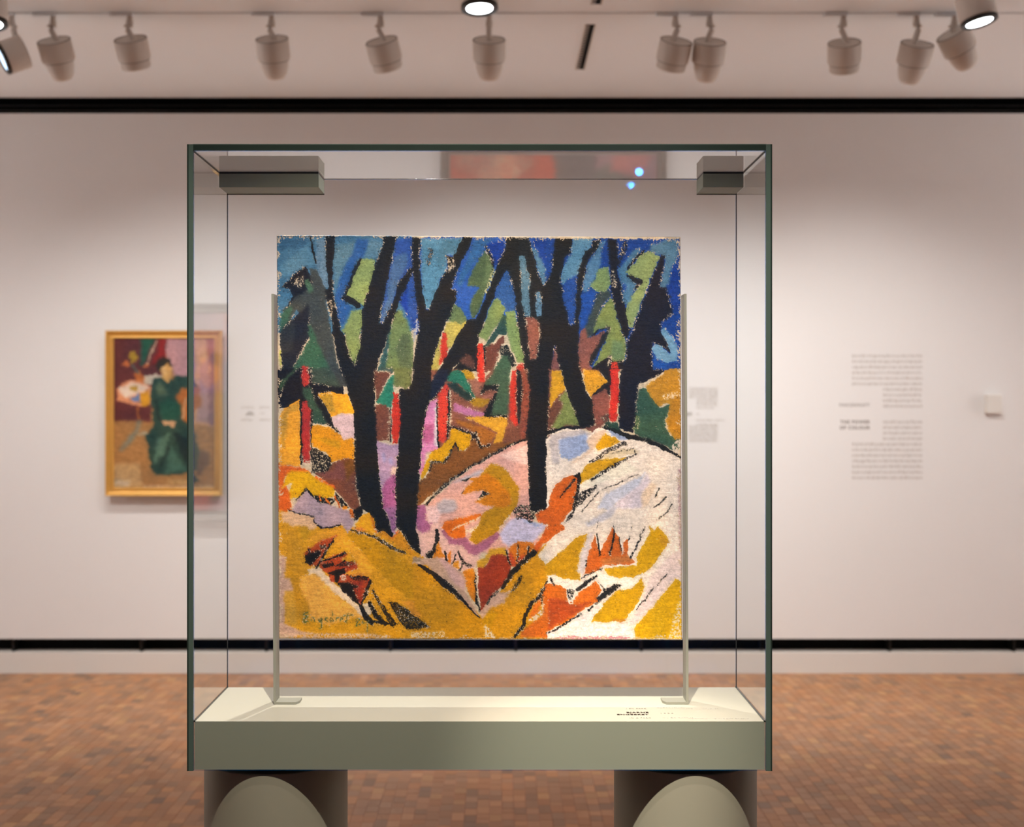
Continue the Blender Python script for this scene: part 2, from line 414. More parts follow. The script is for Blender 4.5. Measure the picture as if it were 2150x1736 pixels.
# the inner faces carry the pane's mirror image, the outer ones stay clear
for o in case.children:
    if o.name.split('.')[0] in ('side_pane', 'top_pane'):
        o.data.materials.append(M['glass_outer'])
        want = Vector((0, 0, -1)) if 'top' in o.name else Vector((1 if o.data.vertices[0].co.x < 0 else -1, 0, 0))
        for p in o.data.polygons: p.material_index = 0 if p.normal.dot(want) > .5 else 1
# ground glass edges facing the viewer
for s, xa in ((-1, XL), (1, XRC)):
    a, b = (xa, xa + GT) if s < 0 else (xa - GT, xa)
    ed = box('glass_edge', a, b, D1 - .0008, D1 + .003, ZB, ZT, M['edge'], case)
    o1, o2 = (a, a + .0024) if s < 0 else (b - .0024, b)
    box('arris', o1, o2, D1 - .0012, D1 + .003, ZB, ZT, M['edge_dark'], ed)
ed = box('glass_edge', XL + GT, XRC - GT, D1 - .0008, D1 + .003, ZT - GT, ZT, M['edge_dark'], case)
box('arris', XL + GT, XRC - GT, D1 - .0012, D1, ZT - .0012, ZT + .0004, M['edge'], ed)
# seams
box('seam', XL + GT - .001, XL + GT + .0012, D1 + .006, D2 - .006, ZT - GT - .0016, ZT - GT, M['seam'], case)
box('seam', XRC - GT - .0012, XRC - GT + .001, D1 + .006, D2 - .006, ZT - GT - .0016, ZT - GT, M['seam'], case)
for x in (XL + GT, XRC - GT):
    box('seam', x - .0007, x + .0007, D2 - .007, D2 - .0055, DECK, ZT - GT, M['seam'], case)
bm = bmesh.new(); cxy = Vector(case.location)
tube(bm, [Vector((x, D2 - .0062, ZT - GT - .0003)) - cxy for x in (XL + GT, XRC - GT)], .0006, 16)
obj('seam', bm, M['seam_pale'], case, True)
box('seam', XL + GT - .0005, XL + GT + .0018, D1 + .006, D2 - .006, DECK - .001, DECK + .0015, M['edge_dark'], case)
box('seam', XRC - GT - .0022, XRC - GT + .0005, D1 + .006, D2 - .006, DECK - .001, DECK + .0015, M['edge_dark'], case)
# base and deck
bm = bmesh.new(); ox, oy = (XL + XRC)/2, (D1 + D2)/2
add_box(bm, XL + GT + .0008 - ox, XRC - GT - .0008 - ox, D1 + .0065 - oy, D2 - .0065 - oy, ZB, DECK - .0006)
obj('base', bm, M['plinth'], case)
deck = box('deck', XL + GT + .0008, XRC - GT - .0008, D1 + .0065, D2 - .0065, DECK - .0006, DECK, M['deck'], case)
# columns
for cx in (-.387, .3214):
    prof = [(0, 0), (.150, 0), (.150, .012), (.1225, .012), (.1225, wz(1628, 2.0425)), (.121, wz(1628, 2.0425) + .0012), (.098, wz(1628, 2.0425) + .0012), (.098, ZB - .0002), (0, ZB - .0002)]
    c = lathe('column', prof[:6] + [(0, prof[5][1])], M['column'], case, 96, Matrix.Translation((cx - ox, 2.165 - oy, 0)))
    lathe('neck', [(0, prof[5][1]), (.099, prof[5][1]), (.099, ZB), (0, ZB)], M['black'], c, 64, Matrix.Translation((cx - ox, 2.165 - oy, 0)))
# corner blocks under the top pane
ZP = ZT - GT
def cblock(x0, x1):
    y0, y1 = 2.211, D2 - .0065
    c = box('corner_block', x0, x1, y0, y1, wz(393, y0), ZP - .0038, M['block'], case, .0006)
    box('gasket', x0 + .0005, x1 - .0005, y0 + .0005, y1, ZP - .0038, ZP, M['seam'], c)
    box('gasket', x0, x1, y1 - .001, y1 + .0003, wz(393, y0) - .0012, wz(393, y0) + .001, M['seam'], c)
cblock(XL + GT + .001, wx(669, 2.211))
cblock(wx(1476, 2.211), XRC - GT - .001)

# lettering on the deck
def deck_line(s, px, py, size, m, align='LEFT', bold=0.0, spacing=1.1):
    d = (EYE - DECK) * F / (py - PY)
    me = text_mesh(s, size, align, spacing, bold)
    o = link('lettering', me, M[m], deck)
    o.location = (wx(px, d) - ox, d - oy, DECK + .0003)
deck_line('I EN PARK', 1357, 1488.5, .0062, 'ink_mid', 'RIGHT', 0, 1.25)
deck_line('BJARNE', 1362, 1497, .0100, 'ink', 'RIGHT', .0003, 1.14)
deck_line('ENGEBRET', 1362, 1501.3, .0100, 'ink', 'RIGHT', .0003, 1.14)
deck_line('IN A PARK', 1367, 1508, .0062, 'ink_mid', 'RIGHT', 0, 1.25)
deck_line('1924', 1386, 1498.5, .0082, 'ink_mid', 'LEFT', 0, 1.5)
deck_line('OLJE PÅ LERRET', 1379, 1486.5, .0058, 'ink_pale', 'LEFT', 0, 1.15)
deck_line('GAVE TIL OSLO BY', 1433, 1488.5, .0058, 'ink_pale', 'LEFT', 0, 1.3)
deck_line('OIL ON CANVAS', 1391, 1507.5, .0058, 'ink_pale', 'LEFT', 0, 1.2)
deck_line('A DONATION TO THE CITY OF OSLO', 1445, 1509.5, .0056, 'ink_pale', 'LEFT', 0, 1.06)

# posts that hold the picture
def post(px0, px1, s, label):
    d = 2.152; x = wx(px1 if s > 0 else px0, d)
    r = empty('display_post', (x, d, DECK + .0004), label, 'display post', 'posts holding the painting'); bpy.context.view_layer.update()
    th = .0042; zt = wz(617, d)
    bm = bmesh.new(); a, b = (0, th) if s > 0 else (-th, 0)
    add_box(bm, a, b, 0, .037, .0, zt - DECK, .0004)
    for v in bm.verts: v.co.x += -.0036 * (v.co.z / (zt - DECK))
    obj('bar', bm, M['post'], r)
    bm = bmesh.new()
    n = .039; pts = [(th if s > 0 else -th, 0), (s * n, 0), (s * (n + .005), .012), (s * (n + .005), .034), (th if s > 0 else -th, .034)]
    lo = [bm.verts.new((p[0], p[1], 0)) for p in pts]; hi = [bm.verts.new((p[0], p[1], .0036)) for p in pts]
    bm.faces.new(lo); bm.faces.new(hi)
    for i in range(5): bm.faces.new((lo[i], lo[(i+1) % 5], hi[(i+1) % 5], hi[i]))
    obj('foot', bm, M['post'], r)
post(574, 574, 1, 'slim grey metal post at the left edge of the forest painting'); post(1446, 1446, -1, 'slim grey metal post at the right edge of the forest painting')

# ------------------------------------------------------------------ paintings
PAINT = r'''# tile colour dry : points   (S = stroke with width)
P a 72,116,148 0: 40 40 1760 40 1760 1300 40 1300
P a 88,132,160 0: 100 420 300 300 440 180 520 300 560 420 430 440 280 500 110 600 80 640
P a 60,104,140 0: 90 80 360 80 470 130 400 220 200 210 90 260
P a 112,140,164 0.15: 570 100 680 100 690 500 710 700 620 700 600 560 560 420
P a 92,132,155 0: 800 180 960 150 1080 110 1000 300 930 400 900 560 800 700 790 400
P a 45,91,154 0: 1080 100 1230 100 1160 330 1090 350 1000 560 930 780 900 860 1010 960 880 1220 830 1120 790 840 860 600 930 400 1010 300
P a 100,140,165 0: 1230 130 1400 130 1370 330 1160 330
P a 142,156,92 0.06: 1140 350 1310 350 1290 520 1240 690 1200 850 1160 950 1100 910 930 840 980 700 1050 520
S a 28,28,28 0.1 40: 1125 350 1040 500 980 680 905 840
P a 28,28,28 0: 880 850 960 800 1100 900 1130 960 1060 975 1020 930 930 890
P a 132,146,86 0.08: 1010 1000 1120 985 1150 1000 1110 1340 1100 1540 1030 1680 970 1560 920 1310 880 1260 960 1130
P a 62,66,63 0: 490 480 560 480 640 640 690 750 680 900 740 1200 790 1480 850 1760 720 1760 640 1600 540 1380 480 1180 300 1000 200 1200 130 1290 100 1180 140 1000 250 900 330 760 480 700
P a 33,34,40 0: 120 1760 110 1300 250 1120 460 930 480 1180 470 1330 350 1560 240 1760
P a 48,50,52 0: 110 1560 100 1280 240 1120 300 1200 260 1500
P a 24,25,29 0.06: 130 700 300 530 430 440 470 520 510 650 470 720 360 800 290 830 210 960 200 940 260 820 220 740
P a 205,185,160 0.55: 250 640 400 570 410 650 380 730 280 680
P a 72,104,78 0: 410 620 460 600 520 700 520 760 480 790 430 700
P a 58,92,74 0.06: 120 1040 230 940 260 990 190 1150 110 1280 90 1180
P a 60,100,76 0.04: 455 1180 495 1190 560 1380 630 1540 680 1650 740 1760 240 1760 390 1510 470 1370
P a 214,206,90 0: 92 1500 108 1500 120 1760 100 1760
P a 50,83,158 0: 1570 100 1760 60 1760 1000 1640 900 1600 900 1400 1160 1360 1170 1410 880 1470 560 1540 280
P a 68,100,145 0: 1500 480 1560 300 1736 260 1700 420 1600 640 1520 860 1440 800
P a 84,112,150 0.1: 1530 620 1600 640 1480 1000 1400 1160 1380 1100 1440 880
P a 27,61,154 0: 1700 680 1770 600 1770 1240 1700 1050 1610 900
P a 50,84,84 0.03: 1560 1110 1520 1330 1450 1500 1470 1760 1330 1760 1390 1550 1490 1230
P a 112,128,78 0.04: 1580 990 1630 1000 1690 1110 1740 1240 1780 1300 1780 1760 1430 1760 1460 1500 1500 1200 1550 1040
P a 92,104,70 0.1: 1640 1300 1740 1300 1760 1720 1600 1700 1560 1500
S a 28,28,28 0.15 24: 485 60 520 230 540 320 555 410
# tile b
P b 43,85,165 0: -20 70 1760 70 1760 1130 -20 1130
P b 92,142,172 0.03: 145 80 680 80 600 250 550 300 460 280 480 470 390 600 330 760 250 980 200 950 165 720 150 480
P b 74,117,142 0: 400 130 560 90 640 110 580 250 470 270 440 400 380 500 330 400
P b 30,28,26 0.4: 235 230 295 210 270 380 235 460 222 380
P b 45,79,154 0: -10 80 30 80 50 560 100 1000 110 1200 40 1260 0 1180
P b 21,61,156 0: 980 140 1060 130 1200 120 1200 240 1120 400 1080 430 1030 330
P b 58,111,172 0: 830 90 1060 90 960 190 880 320 800 420 720 560 640 700 600 640 700 400
P b 86,102,66 0.05: 950 230 1010 290 1050 410 1070 470 1000 680 960 760 900 950 820 1080 780 1090 750 960 800 820 880 710 720 680 760 580 860 370
P b 104,120,78 0.05: 960 260 1010 300 1050 420 1000 640 930 680 960 480
S b 26,26,26 0.1 28: 972 185 1020 300 1065 430
P b 200,190,140 0.6: 1040 440 1095 480 990 770 930 790 1000 620
P b 108,124,78 0: 560 910 640 960 720 1090 720 1130 640 1170 540 1130 470 1140 520 1010
P b 200,180,88 0.05: 470 1150 540 1130 650 1170 720 1120 710 1160 600 1330 490 1500 460 1350 430 1250
P b 190,174,88 0.05: 390 1340 405 1400 385 1680 300 1850 250 1900 270 1720 310 1560 350 1440
P b 214,58,40 0: 420 1275 460 1290 485 1480 450 1620 378 1675 390 1450 400 1350
P b 31,65,151 0: 40 1100 120 1100 120 1300 60 1290
P b 176,176,190 0: 90 1100 102 1110 80 1300 52 1410 40 1390
P b 128,144,84 0.04: 1060 860 1110 830 1200 950 1200 1030 1100 1180 1000 1330 960 1380 860 1320 940 1160 1000 980
P b 46,74,66 0.05: 1180 1040 1240 1080 1220 1300 1130 1300 1030 1420 930 1450 990 1360 1100 1200
P b 116,136,82 0.05: 1210 1000 1320 1000 1360 1180 1390 1350 1430 1560 1440 1660 1350 1650 1280 1480 1220 1250
P b 26,26,26 0: 700 1500 850 1440 950 1420 950 1760 540 1760 620 1650
P b 116,66,52 0: 950 1450 1080 1400 1180 1310 1200 1350 1130 1500 1080 1680 1050 1760 945 1760
P b 224,60,42 0: 862 1400 910 1400 932 1560 945 1900 855 1900 848 1560
P b 98,62,52 0: 690 1530 760 1570 820 1650 830 1730 720 1700 640 1640 660 1560
P b 70,96,70 0.06: 1050 1760 1150 1560 1230 1500 1300 1640 1270 1760
P b 30,32,30 0.2: 1150 1440 1230 1420 1300 1560 1340 1690 1290 1700 1230 1560 1130 1560
P b 190,62,48 0: 1340 1700 1400 1660 1450 1680 1470 1760 1340 1760
P b 56,100,167 0.03: 1220 490 1260 530 1300 700 1340 930 1340 1000 1210 990 1180 900 1080 820 1110 720
P b 25,65,154 0: 1540 90 1760 90 1760 470 1650 340 1590 200
P b 86,128,158 0.03: 1540 190 1590 210 1650 340 1760 520 1760 700 1680 640 1620 480 1570 300
# tile c
P c 25,66,147 0: -20 80 1690 80 1690 1760 -20 1760
P c 92,138,170 0.04: 320 80 590 80 540 210 470 240 420 400 390 520 270 600 210 650 175 600 210 420 300 290
P c 84,126,164 0.03: 660 130 740 110 680 260 690 400 600 560 540 700 520 720 490 770 440 750 470 560 510 420 600 260
P c 33,78,163 0.04: 430 760 630 740 620 850 560 930 480 1160 395 1215
P c 43,83,163 0.05: 210 680 370 540 360 900 340 1150 290 1170 240 980 200 800
P c 120,140,88 0.06: 740 430 765 430 795 650 740 760 640 750 600 720 545 690 600 580 640 480
P c 54,66,66 0.06: 640 770 790 720 810 800 690 930 590 1200 580 1290 500 1340 480 1200 520 1080 600 870
P c 126,142,82 0.06: 800 820 830 850 880 1080 940 1260 995 1400 970 1640 840 1640 780 1560 640 1650 565 1715 640 1580 770 1280 800 1200 660 1220 590 1290 580 1200 690 960
P c 104,128,88 0.03: 820 1360 960 1380 960 1620 850 1630 790 1540
P c 140,86,76 0: 420 1240 480 1200 500 1340 570 1310 715 1240 720 1290 640 1430 550 1560 540 1680 600 1770 410 1770 390 1600 380 1450
P c 30,32,34 0.06: 770 1195 800 1200 770 1290 650 1510 560 1680 530 1640 550 1540 640 1430 700 1300
S c 30,32,34 0.35 26: 570 1300 650 1225 790 1195
P c 205,185,160 0.5: 760 1560 800 1560 830 1640 700 1660
P c 30,30,34 0.1: 570 1720 700 1690 820 1680 950 1640 950 1770 640 1770
P c 28,28,32 0: 560 1730 640 1650 780 1560 840 1640 970 1620 950 1740 600 1760
P c 205,185,160 0.55: 770 1570 800 1570 820 1650 760 1690
P c 214,58,44 0: 812 1640 880 1640 890 1760 800 1760
P c 132,82,78 0: 95 1440 130 1560 170 1770 40 1770 80 1540
P c 76,118,152 0.03: 900 470 970 380 1080 230 1180 190 1150 290 1050 420 1000 520 1110 620 1110 720 1070 800 1020 910 960 910 940 700
P c 39,78,158 0: 940 640 990 660 990 720 950 780
P c 130,146,94 0.06: 1200 250 1300 240 1430 300 1350 480 1260 680 1190 880 1120 1080 1080 1200 1040 1200 1000 1100 990 960 1060 830 1120 730 1210 610 1140 570 1070 570 990 500 1100 390
S c 26,27,32 0.15 30: 1010 470 1070 380 1160 280 1220 235
P c 26,27,32 0: 1000 530 1120 570 1215 600 1150 700 1105 710 1120 650 1010 560
P c 84,124,154 0.06: 1300 160 1500 90 1650 90 1655 300 1560 480 1530 650 1480 700 1425 680 1450 560 1500 350 1430 280 1300 240
P c 24,60,150 0.15: 1580 420 1650 340 1660 1000 1600 960 1560 840 1530 690 1560 560
P c 108,150,182 0.05: 1430 1220 1480 1195 1590 1330 1650 1450 1640 1620 1520 1650 1380 1590 1310 1450 1400 1390 1540 1525 1565 1510 1440 1300
P c 27,78,163 0: 1330 1520 1400 1620 1520 1660 1480 1720 1330 1740
# trees in front
P b 28,28,28 0.03: 1230 70 1515 70 1570 310 1640 560 1760 790 1770 1760 1440 1760 1430 1550 1380 1300 1350 1080 1340 920 1310 720 1260 520 1220 480 1160 420
P b 96,130,150 0.06: 1390 300 1460 300 1480 450 1530 620 1510 730 1530 1070 1450 1070 1420 900 1410 600
P b 96,132,160 0.03: 1590 760 1640 760 1705 900 1690 1000 1660 1070 1610 1060 1590 900
P b 150,90,74 0.12: 1460 1080 1560 1070 1630 1150 1645 1250 1620 1450 1600 1595 1520 1595 1490 1350
P a 26,27,27 0.02: 680 60 680 350 700 560 715 700 660 760 690 880 760 1100 760 1250 800 1480 850 1700 890 1800 950 2030 1010 2190 1030 2330 1028 2840 1050 3150 1085 3400 1130 3490 1190 3560 1300 3790 1500 3860 1510 3800 1470 3660 1390 3480 1370 3240 1340 3040 1320 2690 1310 2440 1290 2140 1290 1840 1330 1700 1390 1520 1490 1230 1550 1040 1600 890 1700 690 1760 560 1800 440 1736 480 1600 640 1530 880 1390 1170 1350 1150 1390 950 1440 720 1490 480 1540 250 1580 60 1420 60 1400 180 1310 400 1260 600 1200 800 1140 1000 1120 1300 1100 1500 1035 1690 960 1540 920 1330 870 1260 830 1100 780 840 770 560 785 330 800 60
P a 205,180,150 0.5: 690 860 740 880 760 1080 730 1100 700 1000
P c 26,26,26 0.02: 100 80 80 290 50 500 10 590 -60 720 -90 1200 -110 1450 -140 1600 -230 1620 -296 1736 -256 1780 -236 1940 -226 2090 -256 2340 -276 2590 -266 2740 -256 3040 -236 3480 -240 3530 0 3530 5 3472 10 2536 25 2200 50 1736 90 1430 150 1736 190 1830 270 2086 340 2266 400 2456 560 2516 610 2506 590 2286 550 2106 490 2036 450 1866 410 1736 380 1500 400 1290 390 1220 290 1180 240 1000 200 850 190 680 170 640 180 540 220 330 300 260 310 80
P c 28,28,28 0.1: 590 100 680 90 640 190 560 300 500 420 470 560 430 740 430 900 400 1100 400 1230 290 1190 340 1150 360 950 370 700 390 520 420 400 470 240 560 190
P c 24,25,30 0.04: 770 90 880 90 890 230 900 400 890 520 940 700 950 850 990 950 1010 1120 1040 1230 1000 1350 960 1310 940 1250 880 1060 830 850 800 700 790 520 775 300
P c 205,185,160 0.65: 820 480 850 480 870 700 840 740
P c 28,28,30 0.3: 1010 100 1000 220 940 330 910 430 880 380 930 250 980 110
P c 24,25,33 0.03: 1440 290 1490 290 1480 400 1440 570 1420 690 1510 700 1540 850 1585 1010 1540 1065 1430 1130 1420 1230 1490 1360 1565 1520 1440 1430 1340 1390 1310 1500 1330 1736 1480 1740 1400 1800 1250 1870 1150 1910 1140 1990 1110 2180 1100 2440 1080 2520 980 2510 900 2470 885 2090 910 1870 940 1736 980 1620 1000 1400 1080 1240 1130 1080 1200 880 1290 640 1380 440
P c 200,180,160 0.3: 1500 1070 1560 1010 1545 1050
# tile e
P e 128,78,62 0: 250 20 560 0 640 0 800 100 850 160 950 160 950 80 1050 0 1100 300 1250 200 1400 0 1480 0 1500 200 1510 350 1480 600 1460 900 250 1050 170 700
P e 192,118,160 0.03: 340 380 330 500 350 1010 200 1060 150 1360 100 1320 130 1000 160 750 205 480 260 420
P e 186,96,142 0: 170 700 300 690 290 900 220 950 150 880
P e 210,196,205 0.1: 318 480 345 480 345 990 300 960
P e 26,26,28 0.05: 332 430 355 440 362 1000 342 1000
P e 214,64,48 0: 440 200 490 210 480 500 472 700 460 880 430 930 360 910 350 560 360 320
P e 26,26,28 0.1: 472 260 492 250 512 740 480 800 465 900 455 860 475 600
P e 215,190,160 0.45: 495 260 515 260 525 700 505 720
P e 46,124,100 0.1: 500 50 560 10 640 10 700 80 740 160 770 260 830 360 800 380 620 190 470 150
P e 38,52,48 0.05: 480 190 560 170 640 230 820 370 800 390 730 400 620 330 520 250
P e 216,160,36 0.03: 640 10 730 10 800 40 810 120 720 120 690 60
P e 150,98,80 0.06: 720 130 810 110 905 190 860 340 820 340 770 240
P e 74,96,70 0.04: 1060 -10 1260 -10 1250 300 1230 570 1010 580 1040 460 1110 290 1000 200 930 220 960 150 1040 60
P e 28,28,26 0.1: 940 190 1110 200 1110 280 1010 240 890 320 890 280
P e 26,26,26 0.06: 1080 300 1110 290 1050 440 1010 580 1220 570 1220 600 930 620 950 500 1010 410
P e 155,96,82 0.15: 900 340 1040 290 1060 330 990 390
P e 188,138,34 0.1: 830 360 1010 370 980 440 900 470 800 460 740 420 790 390
P e 180,110,150 0.05: 560 430 700 470 850 530 940 550 920 620 820 610 550 530 540 460
P e 216,156,46 0.08: 700 600 1230 600 1220 720 1190 800 1150 940 1040 955 1080 850 1100 800 900 690 730 620
P e 164,98,36 0: 580 640 730 660 900 720 1090 820 1040 900 950 950 870 970 840 830 760 770 600 690
P e 120,74,62 0.05: 600 690 760 770 800 810 500 720 520 680
P e 128,78,36 0.02: 560 940 620 1030 700 1030 790 860 820 860 870 980 1000 960 1150 900 1300 920 1000 1100 700 1250 400 1480 180 1650 80 1760 95 1440 140 1390 160 1400 240 1300 260 1180 420 1180 500 1080
P e 230,166,12 0.02: 510 760 600 750 750 820 770 860 740 960 680 1030 620 1020 570 900 530 1000 480 1080 410 1170 260 1170 240 1270 150 1400 130 1350 190 1180 260 1050 400 980 490 880
P e 112,68,52 0.04: 1200 760 1460 690 1460 880 1300 920 1160 930
P e 220,60,44 0: 1290 10 1340 10 1350 300 1340 500 1360 700 1320 720 1262 620 1260 250
P e 26,26,28 0.06: 1350 -10 1400 20 1420 240 1400 500 1380 680 1360 690 1350 400
P e 138,70,54 0.03: 1405 -10 1470 60 1515 250 1505 450 1475 640 1455 880 1385 880 1405 500 1425 250
S e 30,28,26 0.25 24: 245 1290 260 1165 420 1170 490 1090 565 920 615 1020
S e 30,28,26 0.15 24: 500 725 640 760 790 830 830 800 880 990 990 955
P e 28,26,24 0.1: 780 830 830 800 860 920 810 870 770 900
# hill and pink field
P e 224,166,152 0.03: 1475 890 1485 1300 1505 1760 1700 2400 850 2300 820 2240 700 2160 560 2030 450 2030 380 1960 200 2040 120 2070 100 1920 80 1780 180 1740 330 1600 560 1400 800 1230 1040 1090 1250 970
S e 30,28,28 0.25 34: 1480 870 1250 960 1000 1100 760 1230 560 1370 400 1500 300 1600 170 1730
P e 192,176,182 0: 330 1690 420 1630 560 1640 590 1760 540 1800 360 1830 330 1760
P e 192,176,182 0: 900 1270 920 1290 830 1350 520 1450 640 1370
P e 226,184,172 0: 1130 1080 1480 950 1480 1200 1300 1160
# tile h
P h 222,152,24 0: -20 500 120 600 830 1300 900 1420 1160 1000 1400 700 1760 420 1760 1670 -20 1670
P h 214,148,24 0: 0 720 200 860 700 1300 860 1420 800 1640 400 1500 100 1300
P h 224,160,18 0.02: 980 1300 1100 1330 1000 1500 900 1470
P h 222,176,166 0.03: 70 250 380 200 520 300 900 560 840 700 780 790 640 830 500 800 330 700 120 620
P h 166,96,136 0.05: 80 -20 190 -20 200 180 270 210 240 300 150 340 80 270 70 130
P h 216,178,178 0: 190 -10 330 -10 380 100 330 220 220 200
P h 165,98,126 0.05: 370 290 440 300 520 400 700 380 770 480 950 400 1080 310 1130 350 1000 500 830 610 740 590 640 480 480 460 420 370
P e 212,150,22 0.03: 1010 1190 1100 1200 1190 1250 1290 1380 1370 1500 1345 1700 1300 1780 1260 1840 1130 1996 1100 2046 960 2126 810 2206 740 2156 790 2036 870 1926 900 1826 1050 1736 1250 1720 1270 1640 1100 1500 880 1340
P e 230,134,20 0.02: 820 1380 960 1300 1100 1400 1250 1560 1270 1700 1180 1750 950 1720 820 1670 900 1600 980 1570 920 1530 760 1550 650 1570 720 1480 790 1420 720 1370
P e 28,28,28 0.1: 640 1400 780 1345 700 1410
P e 28,28,28 0.05: 870 1600 920 1535 1000 1560 850 1630
P e 28,28,28 0.1: 640 1555 690 1505 660 1560
P e 236,215,195 0.2: 820 1660 900 1600 880 1640
P h 230,110,26 0.04: 430 190 880 80 900 130 680 230 700 380 540 410 470 340 390 260
P h 236,205,175 0.35: 510 290 890 110 890 140 560 280
P h 236,205,175 0.55: 690 300 880 200 800 300 700 350
P h 236,205,175 0.45: 1110 280 1250 100 1240 160 1130 320
P h 190,180,206 0: 1250 170 1400 120 1460 150 1600 190 1710 230 1640 330 1540 440 1340 440 1240 500 1160 450 1120 350 1190 240
P h 164,172,208 0: 1380 130 1500 160 1660 210 1600 260 1450 190
P h 28,28,26 0.3: 1280 60 1350 -30 1600 -30 1580 60 1540 190 1500 200 1450 130 1350 170
P h 222,96,36 0.02: 1570 90 1660 30 1760 60 1760 260 1700 380 1600 580 1560 510 1620 400 1720 230 1600 180
P h 226,122,30 0.03: 1350 430 1560 450 1580 570 1480 600 1400 680 1330 760 1250 740 1230 540
P h 192,76,40 0.05: 1260 560 1330 680 1330 740 1270 760 1225 600
P h 192,76,40 0.05: 1360 620 1440 600 1400 690 1340 720
P h 222,164,42 0.08: 830 690 940 640 990 540 1100 510 1200 530 1210 600 1000 640 930 770 840 770
P h 158,58,34 0.06: 840 770 940 760 1010 630 1080 600 1200 600 1260 740 1250 830 1160 980 1030 1100 950 1230 880 1320 850 1000
P h 225,132,32 0.05: 350 420 380 560 430 640 340 650 250 660 290 520
P h 225,120,30 0.05: 470 600 515 560 500 730 465 690
P h 222,142,36 0.05: 540 690 600 680 610 780 530 760
S h 28,28,28 0.08 46: 330 290 335 420 300 520 265 610
P h 28,28,28 0.1: 180 600 270 550 270 640 200 660
S h 28,28,28 0.1 40: 430 570 450 690
S h 28,28,28 0.2 36: 595 570 660 690 615 810
S h 28,28,28 0.15 22: 570 610 510 740
S h 28,28,28 0.5 60: 660 680 745 750
P h 225,132,30 0.05: 640 810 800 770 820 1000 835 1240 720 1080 680 930
P h 184,150,130 0.06: -20 620 180 650 340 640 480 740 640 820 700 940 680 1060 800 1240 870 1400 740 1300 560 1120 400 930 200 740 -20 710
P h 198,158,154 0.1: 330 640 430 660 560 780 690 930 690 1060 560 980 480 860
P h 150,128,105 0.1: 0 630 130 660 130 700 0 690
S h 28,26,26 0.06 30,60,90,45,26,18: 100 730 280 850 450 990 620 1140 740 1280 860 1400
S h 28,28,26 0.35 26: 812 860 820 1050 832 1220 875 1310
S h 225,200,180 0.4 20: 830 760 840 1000 860 1200
P h 214,170,146 0.08: 960 1200 1080 1070 1160 1080 1260 1060 1180 1200 1000 1290 890 1420 870 1330
S h 28,28,26 0.35 28: 960 1220 1020 1130 1090 1065
S h 28,28,26 0.15 70,60,60,40: 1560 570 1400 700 1280 830 1150 1020
S h 28,28,26 0.1 40: 1490 510 1475 630
S h 28,28,26 0.2 20: 1352 470 1345 680
S h 28,28,26 0.15 26: 1208 550 1250 730
S h 28,28,26 0.45 46: 1390 880 1340 970 1290 1060
P h 230,212,196 0.08: 1760 420 1600 600 1640 650 1700 720 1780 720
P h 228,110,30 0.03: 1690 970 1760 970 1760 1650 1360 1640 1420 1540 1540 1450 1660 1370 1660 1140
P h 228,115,32 0.03: 1490 1370 1540 1250 1630 1150 1645 1200 1600 1330 1500 1410
P h 230,205,180 0.3: 1650 1370 1560 1430 1480 1440 1560 1360 1640 1300 1660 1130 1670 1300
S h 28,27,26 0.12 46: 1740 910 1665 1040 1640 1110 1520 1220 1440 1360 1420 1490 1300 1640
S h 30,28,26 0.25 30: 1660 1050 1640 1210
P h 226,206,180 0.3: 930 1490 1060 1650 930 1650
# tile f
P f 130,80,70 0: 20 -10 100 -10 200 200 400 720 560 780 780 660 780 300 750 140 640 0 430 0 540 340 600 560 600 700 0 870 10 500
P f 226,164,36 0.05: 60 10 170 10 230 240 120 350 25 470 50 60
P f 120,130,72 0.06: 230 250 290 400 340 530 400 700 250 690 150 730 40 740 100 620 170 500 190 430 130 370
P f 106,66,52 0.04: 130 375 180 480 100 620 60 720 15 730 20 490
P f 220,155,40 0.05: 440 -10 640 20 755 140 700 230 600 290 535 345 490 260 455 120
P f 28,28,32 0.12: 600 280 755 140 650 0 650 -20 900 -20 800 100 785 320 720 230 555 345
P f 140,82,72 0.04: 560 345 730 270 770 330 785 640 700 690 590 680 570 450
P f 70,66,60 0.3: 660 590 780 560 780 650 700 650
P f 220,54,44 0: 800 -10 905 -20 890 330 875 640 820 660 778 600 790 300
P f 220,200,175 0.2: 905 -20 935 -20 908 130 895 130
P f 50,74,60 0.05: 740 650 880 670 915 770 830 800 690 710
P f 58,88,70 0.05: 1150 240 1240 230 1300 330 1400 470 1560 425 1490 600 1480 720 1540 830 1660 870 1660 1000 1560 1000 1400 920 1110 820 1085 740 1120 400
P f 112,130,82 0.2: 1108 560 1150 600 1140 760 1080 750
P f 202,142,42 0.05: 1480 -10 1690 -30 1690 880 1600 870 1520 780 1490 650 1510 560 1560 430 1500 410 1390 465 1320 370 1235 210 1300 150 1450 60
P f 188,128,36 0: 1540 430 1680 300 1690 860 1560 760 1510 620
P f 225,195,160 0.55: 1440 320 1640 270 1640 340 1480 370
P f 242,221,205 0.02: -20 880 50 800 200 750 400 745 540 790 620 735 720 720 850 790 1000 870 1200 900 1350 950 1500 1030 1700 1120 1700 3480 -20 3480
P f 214,196,180 0.4: 1600 900 1680 880 1690 1100 1530 1010
P f 208,192,190 0: 20 820 420 750 560 800 500 860 140 870 140 1180 60 1180 20 1000
P f 160,172,208 0.02: 135 880 480 810 510 900 535 1000 420 1060 280 1150 150 1110
P f 164,174,206 0: 740 745 830 780 1040 860 960 890 900 880 800 830
P f 236,200,174 0.03: 580 790 740 740 720 820 600 980 520 1060 400 1130 270 1200 440 1070 540 990 480 900
P f 232,166,18 0.02: 720 805 800 840 925 905 800 970 640 1015 600 965
P f 238,212,176 0: 860 1000 1080 980 1150 1040 1000 1080 700 1130 560 1170 700 1080
